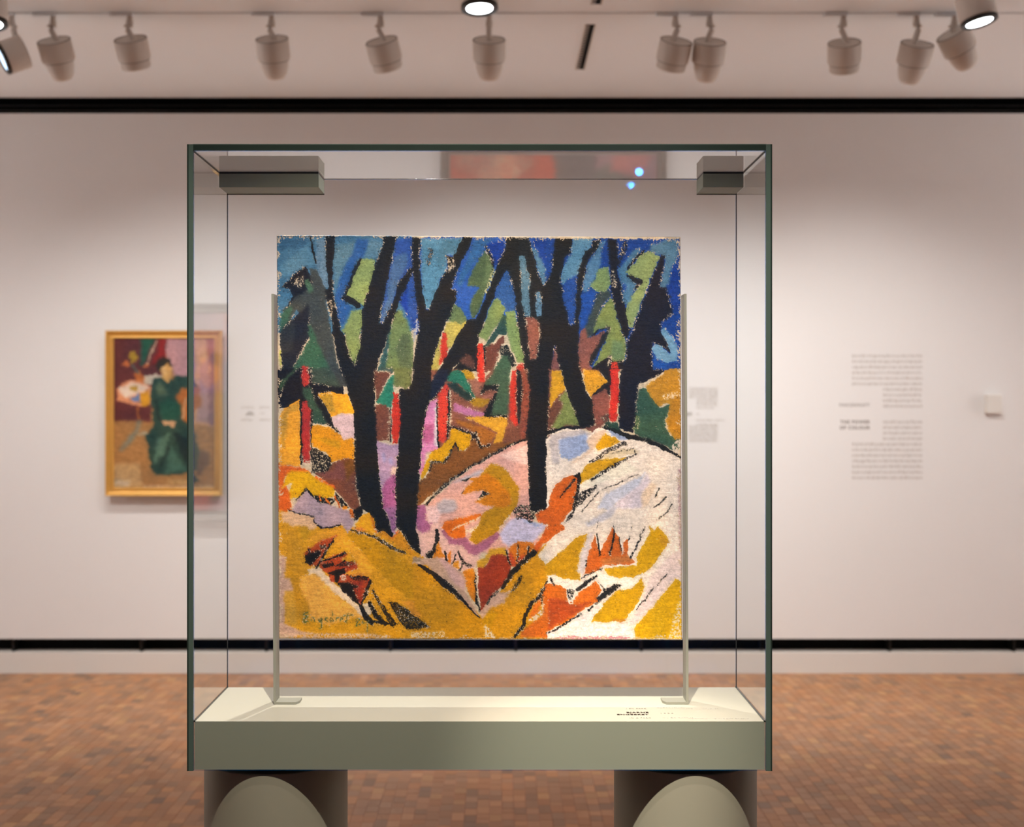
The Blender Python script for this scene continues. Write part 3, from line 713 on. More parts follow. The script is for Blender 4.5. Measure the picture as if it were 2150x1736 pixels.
P f 216,160,28 0.04: 480 1200 650 1130 1000 1105 860 1190 680 1280 520 1380 415 1440 410 1330
P f 240,226,206 0: 640 1290 1000 1150 1130 1260 900 1360 640 1440 500 1480 420 1530 420 1460
P f 192,192,208 0: 700 1580 900 1480 1240 1290 1150 1450 900 1640 780 1760 620 1760
P f 224,206,214 0: 900 1640 1150 1450 1250 1300 1300 1420 1200 1736 800 1760
P f 238,206,178 0: 1180 1560 1300 1420 1380 1450 1260 1700 1180 1760
S f 36,34,34 0.35 60,50,50,26: 970 925 780 1010 640 1110 530 1160
S f 36,34,34 0.4 12: 1080 985 900 1030 820 1060
S f 36,34,34 0.28 20,34,44,30: 1110 1065 950 1150 740 1260 540 1390
S f 36,34,34 0.45 14: 1130 1315 950 1390 860 1450 680 1510
S f 36,34,34 0.1 14: 1095 1020 1110 1080
P f 30,29,29 0.25: 400 1560 600 1440 620 1470 560 1560 480 1620 420 1690 360 1720 330 1790 300 1870 200 1940 240 1880 330 1736
S f 36,34,34 0.5 18: 640 1540 520 1680 430 1790
P f 222,102,32 0.02: 220 1350 300 1335 390 1360 370 1500 330 1640 300 1760 200 1890 160 1930 210 2000 100 2080 -20 2170 -130 2250 -40 2060 0 1960 -60 1900 -150 1830 10 1736 20 1580 120 1440
P f 28,27,27 0.05: 395 1285 412 1310 412 1420 390 1560 340 1760 300 1760 350 1500 370 1370 315 1345
S f 30,29,28 0.2 30,30,14: 335 1390 250 1500 150 1600
S f 36,38,36 0.1 18: 1412 1495 1350 1610
S f 36,38,36 0.2 20,26,10: 1492 1595 1440 1660 1320 1745
S f 36,38,36 0.3 16: 1560 1690 1520 1780 1420 1850 1370 1890
S f 28,28,28 0.1 50,40,40: -10 800 200 730 400 725
S f 28,28,28 0.1 24,40,60,60,50,40,26: 690 715 830 760 1000 830 1200 880 1400 950 1550 1030 1690 1110
P f 206,160,162 0.2: 1640 1250 1690 1250 1695 2640 1660 2640
# tile i
P i 214,206,214 0: 620 120 800 -10 900 -10 780 130 500 250 470 200
P i 220,160,22 0.02: 500 340 490 400 400 600 370 800 410 830 400 920 250 910 100 860 -40 850 -40 730 200 530 380 360
P i 225,208,205 0: 500 340 580 300 520 560 480 780 440 860 370 810 400 620
P i 222,106,38 0.03: 470 830 500 620 590 340 640 560 660 540 810 255 830 300 860 335 900 380 930 600 960 430 1020 380 1000 600 1090 690 1040 720 700 730 640 790 440 860
P i 228,196,180 0.3: 930 440 960 440 940 580 920 580
P i 204,120,60 0.1: 660 660 1000 600 1080 690 700 720
P i 244,230,214 0: -10 870 200 920 430 930 640 800 720 850 850 890 1080 880 1200 830 1100 980 900 1030 800 980 700 1000 620 880 400 1020 250 1050 80 970 -10 960
P i 228,170,20 0.03: 700 770 1000 735 1120 730 1110 640 1180 500 1290 300 1280 225 1335 290 1390 240 1535 430 1430 580 1250 800 1200 830 1110 860 1080 885 830 885 760 850
P i 206,150,36 0.03: 1390 340 1535 430 1480 500 1400 430
P i 236,210,204 0: 1000 1460 1060 1400 1180 1160 1300 860 1500 640 1690 500 1690 900 1600 900 1480 1040 1290 1280 1100 1480
P i 226,168,16 0.02: 850 1050 1050 1020 1180 880 1210 1000 1130 1200 1000 1360 960 1445 530 1445 640 1300 720 1180
P i 205,130,40 0: 800 1415 990 1415 960 1450 800 1440
P i 234,176,16 0.02: 1610 895 1690 950 1690 1660 1100 1660 1075 1520 1300 1270 1500 1020
P i 240,220,180 0.6: 1600 1300 1690 1100 1690 1660 1500 1660 1560 1500
P i 240,210,200 0.02: -20 1590 300 1440 700 1210 530 1460 1000 1460 1050 1540 1100 1670 -20 1670
P i 226,110,30 0.03: -40 970 100 970 220 1030 250 1200 300 1200 380 1080 600 930 670 1040 610 1140 670 1160 540 1240 380 1330 200 1460 -40 1580
P i 205,84,36 0.1: 0 1150 200 1160 320 1240 540 1180 400 1300 200 1430 0 1540
P i 240,220,200 0.4: 230 1050 340 1050 310 1230 260 1230
S i 34,34,34 0.4 8: 640 150 620 230 605 310
S i 34,34,34 0.1 14,20,24: 615 340 645 520 650 610
S i 34,34,34 0.12 10,24,20: 830 225 828 350 778 600
S i 34,34,34 0.3 10,22,28: 1220 235 1130 460 1035 630
S i 34,34,34 0.5 18: 1060 250 1050 280
S i 34,34,34 0.3 18: 1025 370 1010 420
S i 34,34,34 0.25 18: 900 380 915 560
S i 34,34,34 0.2 22: 482 680 478 750
S i 34,34,34 0.2 14: 420 890 560 820 690 765
S i 34,34,34 0.1 34,20: 25 900 65 985
P i 34,34,34 0.3: 225 1040 330 1040 310 1120 280 1180 250 1120
S i 34,33,33 0.08 50,46,30: 360 1045 480 950 605 875
P i 34,33,33 0.12: 620 940 720 1030 840 960 915 985 780 1100 640 1190 595 1150 690 1070 680 1010
S i 34,33,33 0.4 30: 660 1170 500 1300
S i 34,33,33 0.3 30: 400 1345 240 1440 100 1550 -20 1590
S i 60,58,58 0.5 22: 1490 845 1300 1050 1110 1280
P i 206,132,142 0.15: 80 1630 900 1630 1050 1650 900 1680 80 1680
# tile d
P d 25,26,32 0: 60 -10 900 -10 900 500 60 500
P d 58,88,64 0.05: 290 -10 340 -10 200 120 105 290 90 180
P d 60,74,64 0.05: 490 -10 720 -10 830 120 865 235 500 190
P d 60,62,60 0.05: 720 -10 860 -10 950 230 860 230 800 120
P d 196,56,50 0.04: 375 -30 455 -30 465 100 470 180 400 230 375 200
P d 50,76,62 0.03: 390 240 470 230 560 400 640 560 700 690 640 700 490 690 480 500 400 380
P d 234,158,44 0.03: 345 395 345 700 350 1240 70 1210 90 600 150 510 280 420
P d 206,152,56 0.08: 335 420 330 520 200 560 150 1000 100 1000 100 640 180 500
S d 26,26,26 0.05 36: 360 420 360 1200
P d 182,50,48 0.03: 375 410 430 410 480 520 475 900 470 1190 380 1190 370 800
S d 26,26,26 0.1 24: 490 520 488 1190
P d 205,185,165 0.55: 380 1190 490 1130 490 1250 400 1220
P d 240,156,26 0.02: 495 720 560 705 700 740 860 830 890 880 950 860 1025 880 1030 1145 850 1145 740 1185 680 1060 495 980
P d 206,146,24 0.04: 520 860 700 880 870 920 840 1000 700 960 500 870
P d 240,160,32 0.02: 575 325 700 285 820 305 950 315 1000 440 1035 550 990 595 860 555 740 610 680 480
P d 206,152,44 0.08: 680 295 750 310 790 540 730 560 640 430 600 340
P d 208,176,180 0.03: 755 600 870 560 1030 580 1030 875 900 890 775 750
P d 26,27,30 0.05: 480 235 590 345 680 500 760 640 775 745 700 705 620 540 540 420
S d 28,28,28 0.35 30: 690 700 780 760 850 820
P d 28,27,26 0.25: 485 1000 600 1030 720 1120 765 1190 700 1300 480 1320 500 1150
P d 124,72,54 0.03: 900 1130 1035 1140 1045 1400 1095 1770 980 1770 800 1540 640 1400 530 1320 700 1290 760 1190
P d 118,70,66 0.03: 540 1300 750 1300 820 1170 900 1180 920 1400 700 1390
P d 126,80,36 0.05: 900 1150 1030 1150 1040 1260 930 1420
P d 226,100,36 0.03: 70 1205 200 1230 380 1250 490 1320 430 1310 220 1290 130 1430 200 1540 230 1680 240 1780 150 1810 70 1800
P d 222,164,14 0.03: 220 1285 440 1295 540 1370 600 1420 640 1440 730 1480 785 1530 760 1610 690 1630 500 1610 420 1500 360 1600 230 1650 200 1560 260 1440 105 1510
P d 26,26,26 0.15: 420 1490 500 1590 690 1630 780 1640 790 1550 960 1760 880 1760 800 1650 720 1740 560 1690 440 1580 330 1640 280 1680 300 1640
S d 224,96,30 0.1 34: 545 1365 640 1425 770 1490
S d 226,110,30 0.1 24: 660 1620 710 1710
S d 226,100,30 0.1 26: 780 1600 840 1750
S d 226,110,30 0.1 20: 590 1600 612 1670
P d 110,66,54 0.05: 1290 20 1495 40 1430 180 1310 430 1290 200
P d 46,124,98 0.08: 1490 90 1535 80 1535 300 1500 490 1430 470 1305 425 1420 230
P d 58,78,74 0: 1330 -20 1525 -20 1505 50 1400 10
P d 114,120,70 0.04: 1520 -20 1760 -20 1760 200 1690 250 1540 215
P d 124,70,52 0.03: 1295 450 1440 450 1490 540 1485 890 1315 905
P d 200,170,140 0.5: 1455 520 1485 560 1480 880 1460 880
P d 220,54,34 0.02: 1530 300 1590 310 1612 450 1612 720 1580 930 1520 945 1503 800 1510 500
S d 28,26,26 0.2 16: 1492 490 1494 920
P d 182,148,178 0.03: 1315 900 1500 960 1592 930 1572 1140 1552 1340 1555 2020 1540 2080 1505 2060 1470 1920 1390 1750 1350 1400
P d 150,140,180 0.1: 1380 1060 1420 1060 1430 1180 1390 1190
P d 150,140,180 0.1: 1450 1130 1510 1100 1520 1200 1470 1210
P d 218,182,166 0: 1500 1240 1565 1230 1545 1340 1480 1320
P d 170,92,140 0.05: 1525 1320 1552 1340 1555 1760 1390 1760 1372 1530 1420 1420
P d 160,104,150 0.03: 1395 1740 1555 1740 1560 2020 1520 2070 1470 1920
# centre trunk over the middle
P b 26,26,26 0.02: 40 70 30 300 50 560 80 800 100 1000 120 1200 80 1400 55 1600 35 1760 30 1920 -20 1980 -140 1990 -126 2240 -126 2440 -146 2680 -166 2870 -186 3090 -186 3470 -176 3640 -186 3720 -120 3770 -20 3960 60 4030 120 4070 110 3920 80 3800 70 3720 90 3470 100 3190 120 2990 140 2740 160 2540 180 2400 210 2240 250 2150 340 2080 400 1970 480 1850 500 1800 570 1700 620 1650 700 1540 800 1500 840 1450 870 1310 940 1130 1000 960 1060 830 1100 700 1220 480 1400 300 1400 70 1230 70 1210 220 1130 360 1090 480 1000 720 900 980 830 1100 730 1110 700 1170 600 1310 500 1500 400 1690 330 1790 260 1890 270 1736 300 1580 350 1450 395 1300 440 1200 500 1060 560 920 590 850 590 750 520 720 550 650 610 480 680 330 760 200 800 70 680 70 640 140 590 250 540 320 460 290 490 460 400 590 330 760 240 990 210 980 165 750 140 500 130 300 145 70
P b 205,185,160 0.55: 470 300 560 330 560 470 490 500
P e 26,32,48 0.03: 350 10 500 -10 480 120 400 230 340 330 260 400 260 170
# tile g
P g 222,156,32 0: 60 60 250 60 540 250 870 240 1050 270 1320 340 1520 400 1760 560 1760 1670 60 1670
P g 222,176,136 0.04: 100 80 250 50 520 140 560 240 520 300 440 310 340 240 250 260 110 200
P g 212,150,36 0.03: 100 200 200 230 320 420 400 600 430 850 330 860 210 800 100 780
P g 204,150,30 0.03: 300 280 420 250 480 340 400 450
P g 240,166,46 0.02: 430 410 600 320 870 260 930 340 900 430 800 470 450 450
P g 238,164,46 0.02: 760 470 900 400 1100 480 1250 800 1230 900 920 830 1060 700 960 560
P g 208,148,20 0.02: 920 350 1100 340 1300 430 1760 740 1760 1200 1500 1000 1200 660 1050 500
P g 206,166,146 0.08: 60 620 170 650 150 900 220 900 250 1060 140 1100 150 1480 300 1560 500 1600 60 1670
P g 226,168,60 0.04: 140 1080 260 1060 300 1500 160 1480
P g 238,170,72 0.03: 450 860 560 870 830 1150 1100 1340 1150 1420 1000 1400 700 1500 440 1420 340 1000 330 900
P g 208,148,36 0.04: 210 880 330 880 330 1000 440 1260 460 1380 400 1490 300 1410 260 1100
P g 220,192,164 0.08: 440 790 590 770 700 900 1000 1180 1090 1270 1140 1400 1060 1340 990 1260 760 1080 540 860 450 860
P g 176,150,162 0.03: 420 -190 560 -60 700 -20 860 20 960 60 1035 190 1010 260 940 335 870 240 620 280 540 200 520 140 480 130 230 60 320 -90 380 -140
P g 140,124,136 0.1: 560 60 620 40 640 100 600 130
S g 40,36,40 0.2 24: 200 50 360 100 500 130 530 200 590 270 720 270 850 235
P g 234,112,28 0.05: 960 40 1010 50 1025 150 980 150
P g 240,142,28 0.05: 870 -10 940 0 930 40 880 40
P g 28,26,26 0.1: 1010 40 1130 -20 1140 100 1060 170 1020 180
P g 228,156,26 0.03: 1040 215 1120 120 1210 80 1270 150 1310 330 1180 310 1050 275
P g 230,150,30 0.03: 1310 340 1390 290 1510 395 1605 290 1760 560 1760 620 1600 520 1450 420
S g 222,98,32 0.1 22: 1245 130 1300 320
S g 226,104,32 0.1 26: 1500 395 1590 290
P g 224,120,60 0.2: 1000 280 1100 260 1180 320 1050 320
S g 30,28,26 0.2 20,24,40,50,30: 980 310 1150 340 1320 400 1480 510 1660 590
P g 190,76,36 0.03: 390 600 450 530 600 430 825 355 740 460 660 560 640 620 560 750 450 750
P g 26,25,25 0.08: 400 620 480 580 590 560 605 600 540 680 470 745 410 710
P g 40,28,26 0.1: 575 490 650 480 665 520 600 535
P g 36,26,24 0.1: 430 540 460 540 480 620 450 640
S g 26,25,25 0.03 14,30,30: 775 410 680 540 550 775
P g 188,72,36 0.03: 600 700 700 640 900 570 940 610 860 660 890 690 1050 700 1065 770 930 830 900 860 1000 870 1200 880 1245 940 1200 1050 1120 1230 1090 1260 1000 1050 820 960 720 940 690 850 585 780
P g 160,56,40 0.05: 1000 940 1130 930 1120 1100 1095 1230 1020 1050
P g 170,60,38 0.05: 900 700 1050 730 1050 780 900 800 760 790
P g 236,150,50 0.1: 900 850 1080 830 1200 860 1000 880
P g 26,25,25 0.12: 600 690 760 640 900 570 920 600 780 650 640 700
P g 26,25,25 0.12: 610 740 750 710 785 750 640 775
S g 28,26,26 0.15 24: 790 750 910 685
S g 28,26,26 0.45 60: 850 740 1010 710
P g 26,25,25 0.06: 675 840 800 800 900 785 925 835 850 870 820 950 790 970 765 880
P g 26,25,25 0.06: 810 960 950 965 1085 1010 1010 1040 1060 1150 1110 1265 1000 1190 860 1060
P g 30,26,24 0.35: 930 880 1210 880 1180 935 1000 925
P g 210,180,160 0.3: 850 870 920 860 910 930 860 930
S g 26,25,25 0.03 38,38,22: 1232 935 1180 1060 1110 1250
P g 226,204,176 0.1: 1120 1230 1200 1210 1240 1350 1190 1380
S g 26,25,25 0.08 40,70,70: 1095 1250 1170 1390 1235 1460
S g 26,25,25 0.12 40,56,50: 1205 1210 1290 1370 1410 1470
S g 28,27,27 0.25 30,50,70: 1250 1060 1350 1230 1510 1480
P g 26,25,25 0.18: 1445 1200 1560 1210 1760 1350 1960 1510 1850 1550 1670 1545 1560 1400
P g 26,25,25 0.1: 1200 1430 1400 1440 1510 1495 1300 1475
P g 238,156,46 0.02: 1600 1190 1760 1190 1800 1330 1860 1400 1700 1280
S g 84,100,56 0.05 16: 432 1340 385 1365 425 1395 378 1425 385 1455 435 1455
S g 84,100,56 0.1 12: 470 1455 480 1405 510 1420 520 1455
S g 84,100,56 0.1 12: 605 1412 570 1430 590 1455 612 1420 604 1530 578 1545
S g 84,100,56 0.1 12: 640 1432 685 1412 652 1400 640 1445 690 1452
S g 84,100,56 0.1 12: 745 1335 722 1452 768 1440 740 1405
S g 84,100,56 0.1 12: 792 1455 795 1405 830 1402
S g 84,100,56 0.1 12: 838 1432 868 1415 842 1405 832 1450
S g 84,100,56 0.1 14: 940 1350 912 1450
S g 84,100,56 0.1 11: 865 1388 1010 1372
S g 84,100,56 0.1 12: 1040 1432 1080 1412 1045 1500 1095 1490
S g 84,100,56 0.1 12: 1145 1420 1115 1470 1195 1462
S g 84,100,56 0.1 12: 1200 1440 1178 1570
P h 26,25,25 0.3: -20 1350 100 1440 240 1520 100 1540 -20 1530
P h 238,156,46 0.02: -20 1180 120 1360 110 1420 -20 1340
P h 240,210,170 0.5: 0 1580 180 1590 400 1560 430 1650 0 1660
P g 216,176,150 0.3: 60 1595 1240 1610 1500 1640 1240 1680 60 1680'''
WOMAN = r'''P w 196,142,86 0: 90 260 900 260 900 1400 90 1400
P w 102,52,54 0: 90 260 500 260 490 560 380 560 390 880 90 880
P w 186,142,146 0: 480 260 700 260 690 600 540 560 500 440
P w 224,172,134 0: 700 260 900 260 900 930 690 900 690 500
P w 196,120,110 0: 770 260 840 260 840 640 790 480
P w 180,146,150 0: 720 520 790 430 810 910 700 880
P w 150,110,120 0: 800 400 900 400 900 920 790 910
P w 40,94,76 0: 315 280 425 280 380 380 330 500 315 480
P w 158,44,46 0: 440 280 478 280 492 440 380 490 430 400
S w 212,186,158 0 10: 428 310 390 400 345 500
P w 222,150,110 0: 138 660 200 600 300 590 390 650 380 770 250 775 150 730
P w 226,206,190 0: 155 640 260 612 370 650 230 722 175 692
P w 92,122,168 0: 228 730 300 690 318 752
P w 222,158,44 0: 310 690 372 665 374 782 322 772
P w 190,150,60 0: 228 640 300 640 290 668 240 660
P w 206,190,168 0: 340 560 460 556 450 600 330 640
P w 206,118,60 0: 268 560 300 530 342 572 330 612 280 612
P w 206,164,52 0: 230 420 270 388 292 430 270 470 245 480
P w 214,120,64 0: 178 482 215 458 240 492 210 500
P w 214,120,64 0: 330 500 370 478 362 505
S w 90,104,96 0 16: 250 490 290 540
S w 192,112,54 0 12: 295 775 295 870
P w 138,134,112 0: 278 875 312 875 312 905 285 910
S w 128,130,114 0 34: 295 920 270 980 220 1030 180 1080
S w 190,180,150 0 20: 310 980 350 970
P w 184,110,56 0: 560 700 640 590 720 630 740 780 690 800 650 920 600 870
S w 222,190,150 0 10: 632 720 610 860
P w 46,74,66 0: 390 590 460 568 540 600 560 558 640 570 710 640 680 642 600 650 560 720 590 800 602 870 640 900 690 960 720 1100 710 1220 600 1250 420 1262 380 1180 350 980 400 920 392 800 376 700
P w 98,118,92 0: 410 650 440 600 480 640 500 700 430 690
P w 88,122,104 0: 430 1010 520 960 470 1120 400 1180
P w 72,108,92 0: 520 1050 640 1230 480 1250
P w 30,46,48 0: 540 960 660 1000 690 1140 650 1220 580 1080
P w 38,86,72 0: 425 770 500 718 570 742 602 800 570 872 480 880
S w 30,44,44 0 16: 420 740 440 860 470 900
S w 34,50,48 0 14: 510 1060 450 1200
P w 216,166,96 0: 455 480 490 468 530 500 526 560 500 612 460 572
P w 236,192,130 0: 460 500 484 490 490 560 470 566
P w 46,46,42 0: 425 450 480 428 525 460 532 505 505 470 470 490 452 540 425 500
P w 216,168,124 0: 458 880 560 890 545 922 480 912
P w 40,60,56 0: 690 1250 722 1300 690 1318 660 1260
P w 120,90,70 0: 720 1080 790 1100 800 1180 740 1250 700 1260
P w 208,166,112 0: 120 1180 300 1170 330 1350 120 1350
P w 222,196,160 0: 120 1280 250 1300 240 1340 120 1340
P w 216,180,140 0.3: 330 1320 840 1330 840 1360 330 1350
P w 210,170,110 0.2: 500 1290 640 1280 660 1330 500 1330'''
HIDDEN = r'''P p 206,120,100 0: 900 620 1420 620 1420 1110 900 1110
P p 214,104,78 0: 945 640 1190 640 1200 1080 945 1080
P p 226,168,140 0: 950 700 1020 680 1000 900 960 1000
P p 222,170,140 0.2: 1000 1020 1060 1000 1130 1060 1010 1080
P p 226,160,130 0.2: 960 1040 1000 1030 1040 1080 960 1085
P p 214,96,70 0: 1120 1000 1180 900 1180 1085 1120 1085
P p 112,106,108 0: 1160 1110 1180 860 1225 740 1250 760 1252 1110
P p 172,138,146 0: 1250 640 1380 640 1380 1080 1250 1080
P p 140,120,150 0: 1255 760 1290 735 1320 760 1330 860 1330 1000 1260 1000
P p 216,140,110 0: 1262 755 1300 745 1312 790 1290 815 1266 800
P p 96,84,92 0: 1256 750 1290 732 1318 760 1300 752 1264 770
P p 110,110,104 0: 1248 820 1330 830 1345 1000 1300 1060 1250 1040
P p 200,140,120 0: 1330 640 1380 640 1380 760 1330 740
P p 190,120,120 0: 1280 1040 1340 1020 1375 1080 1290 1085'''
TILES = {'abcdefghi'[i]: (570 + 290 * (i % 3), 485 + 290 * (i // 3), 290 / 1736) for i in range(9)}
TILES['w'] = (200, 620, 1 / 3.338); TILES['p'] = (0, 0, 1.0)
def vnoise(Hh, Ww, cy, cx, seed):
    r = np.random.default_rng(seed); gy, gx = int(Hh / cy) + 3, int(Ww / cx) + 3
    g = r.random((gy, gx)); y = np.arange(Hh) / cy; x = np.arange(Ww) / cx
    yi, xi = y.astype(int), x.astype(int); fy, fx = y - yi, x - xi
    fy = (fy * fy * (3 - 2 * fy))[:, None]; fx = (fx * fx * (3 - 2 * fx))[None, :]
    a, b, c, d = g[yi][:, xi], g[yi][:, xi + 1], g[yi + 1][:, xi], g[yi + 1][:, xi + 1]
    n = (a * (1 - fx) + b * fx) * (1 - fy) + (c * (1 - fx) + d * fx) * fy
    n = (n - n.mean()) / (n.std() + 1e-9)
    return n
def uni(n): return 1 / (1 + np.exp(-1.7 * n))
def blur(a, k):
    for ax in (0, 1):
        p = np.pad(a, [(k, k) if i == ax else (0, 0) for i in (0, 1)], mode='edge')
        c = np.cumsum(p, axis=ax); z = np.zeros_like(np.take(c, [0], axis=ax)); c = np.concatenate([z, c], axis=ax)
        n = 2 * k + 1
        a = (np.take(c, range(n, c.shape[ax]), axis=ax) - np.take(c, range(0, c.shape[ax] - n), axis=ax)) / n
    return a
def raster(txt, x0, y0, x1, y1, Ww, Hh, jag=1.0, seed=1, fleck=True):
    s = (x1 - x0) / Ww                                    # photo pixels per sample
    X, Y = np.meshgrid(x0 + (np.arange(Ww) + .5) * s, y0 + (np.arange(Hh) + .5) * (y1 - y0) / Hh)
    X = X + jag * (1.2 * vnoise(Hh, Ww, 9/s, 9/s, seed) + .75 * vnoise(Hh, Ww, 2.6/s, 2.6/s, seed + 1) + .5 * vnoise(Hh, Ww, 1.3/s, 1.3/s, seed + 11))
    Y = Y + jag * (1.2 * vnoise(Hh, Ww, 9/s, 9/s, seed + 2) + .75 * vnoise(Hh, Ww, 2.6/s, 2.6/s, seed + 3) + .5 * vnoise(Hh, Ww, 1.3/s, 1.3/s, seed + 12))
    speck = uni(.8 * vnoise(Hh, Ww, 2.2/s, 2.2/s, seed + 4) + .6 * vnoise(Hh, Ww, 1.3/s, 1.3/s, seed + 5))
    col = np.zeros((Hh, Ww, 3)); hgt = np.zeros((Hh, Ww)); col[:] = (210, 188, 160)
    for li, line in enumerate(txt.strip().splitlines()):
        if line.startswith('#') or ':' not in line: continue
        head, pts = line.split(':'); hd = head.split(); t = TILES[hd[1]]
        c = np.array([float(q) for q in hd[2].split(',')]); dry = float(hd[3]) * (.65 if hd[0] == 'S' else .85)
        if hd[0] == 'P' and dry < .11 or c.mean() < 45 and dry < .1: dry = 0
        p = np.array([float(q) for q in pts.split()]).reshape(-1, 2) * t[2] + np.array(t[:2])
        pad = 8 + (max(float(q) for q in hd[4].split(',')) * t[2] if hd[0] == 'S' else 0)
        i0 = max(0, int((p[:, 0].min() - pad - x0) / s)); i1 = min(Ww, int((p[:, 0].max() + pad - x0) / s) + 1)
        j0 = max(0, int((p[:, 1].min() - pad - y0) / s)); j1 = min(Hh, int((p[:, 1].max() + pad - y0) / s) + 1)
        if i1 <= i0 or j1 <= j0: continue
        xs, ys = X[j0:j1, i0:i1], Y[j0:j1, i0:i1]
        if hd[0] == 'P':
            m = np.zeros(xs.shape, bool); q = np.roll(p, -1, 0)
            for (ax, ay), (bx, by) in zip(p, q):
                if ay == by: continue
                cr = ((ay > ys) != (by > ys)) & (xs < (bx - ax) * (ys - ay) / (by - ay) + ax); m ^= cr
        else:
            wd = [float(q) * t[2] / 2 for q in hd[4].split(',')]
            if len(wd) == 1: wd = [wd[0] * (.75 if k in (0, len(p) - 1) else 1) for k in range(len(p))]
            wd = np.interp(np.linspace(0, 1, len(p)), np.linspace(0, 1, len(wd)), wd)
            m = np.zeros(xs.shape, bool)
            for k in range(len(p) - 1):
                a, b = p[k], p[k + 1]; d = b - a; L = d @ d + 1e-9
                tt = np.clip(((xs - a[0]) * d[0] + (ys - a[1]) * d[1]) / L, 0, 1)
                m |= np.hypot(xs - a[0] - tt * d[0], ys - a[1] - tt * d[1]) < wd[k] + tt * (wd[k + 1] - wd[k])
        if dry: m &= speck[j0:j1, i0:i1] > dry
        # each stroke's own loaded-brush variation, combed along its longer side
        e = np.random.default_rng(seed * 1000 + li)
        col[j0:j1, i0:i1][m] = c * (1 + .035 * e.standard_normal())
        hgt[j0:j1, i0:i1][m] = .25 + .5 * e.random()
    lum = col.mean(2)
    def dab(mask, colour, a=1.0):
        al = (np.clip(mask, 0, 1) * a)[..., None]
        col[:] = col * (1 - al) + np.array(colour, dtype=float) * al
    # wet edges: neighbouring strokes of a like colour melt into one another
    soft = np.stack([blur(blur(col[..., q], max(1, int(3.5 / s))), max(1, int(2.5 / s))) for q in range(3)], -1)
    d = np.abs(soft - col).mean(2); wgt = np.clip((26 - d) / 16, 0, 1)[..., None]
    col[:] = col * (1 - wgt) + soft * wgt
    fine = np.stack([blur(col[..., q], 1) for q in range(3)], -1); col[:] = .45 * col + .55 * fine
    if fleck:
        sp = lambda t, wd=.05: (speck - t) / wd
        patchy = np.clip(.3 + .7 * vnoise(Hh, Ww, 26/s, 26/s, seed + 21), 0, 1)
        dark = (lum < 58).astype(float); bl = blur(dark, max(1, int(3.0 / s))); band = ((bl > .08) & (bl < .92)).astype(float)
        dab(band * sp(.79, .10) * patchy, (206, 184, 160), .85)
        ls = blur(lum, 1); ch = np.abs(np.gradient(ls)[0]) + np.abs(np.gradient(ls)[1])
        edge = (blur((ch > 8).astype(float), max(1, int(2 / s))) > .25) * (1 - band)
        dab(edge * sp(.86) * patchy, (214, 190, 165), .8)
        mid = ((lum > 58) & (lum < 150)).astype(float); wide = np.clip(blur(dark, max(1, int(11 / s))) * 2.2, 0, 1)
        dab(mid * np.clip((.045 + .085 * wide - speck) / .06, 0, 1), (40, 40, 38), .65)
        dab((1 - dark) * np.clip((.026 - speck) / .03, 0, 1), (60, 50, 44), .6)
        dab((1 - dark) * sp(.975, .02), (214, 190, 165), .7)
        dab(dark * sp(.992, .02), (130, 116, 100), .5)
        # bare margin round the edges
        xx = np.minimum(np.arange(Ww), Ww - 1 - np.arange(Ww))[None, :] * s; yy = np.minimum(np.arange(Hh), Hh - 1 - np.arange(Hh))[:, None] * s
        dm = np.minimum(xx, yy) + np.zeros((Hh, Ww))
        rim = speck + .25 * vnoise(Hh, Ww, 14/s, 14/s, seed + 30) - (.38 + dm / 13)
        dab((rim / .12) * (dm < 12), (214, 188, 158), .9)
    f1 = vnoise(Hh, Ww, 5/s, 5/s, seed + 6); f2 = vnoise(Hh, Ww, 1.3/s, 2.2/s, seed + 7); f3 = vnoise(Hh, Ww, 40/s, 40/s, seed + 8)
    f4 = vnoise(Hh, Ww, 2.5/s, 14/s, seed + 9)
    k = 1 + .025 * f1 + .028 * f2 + .03 * f3 + .022 * f4
    col = np.clip(col * k[..., None] + (1.6 * f2)[..., None], 6, 250)
    col[..., 0] += 2.5 * f3; col[..., 2] -= 2.5 * f3
    sat = (col.max(2) - col.min(2)) / (col.max(2) + 1); col *= (1 - .085 * sat * np.clip(col.max(2) / 120, 0, 1))[..., None]
    h = hgt + .16 * f2 + .10 * f1 + .10 * f4
    return np.clip(col, 4, 250), h
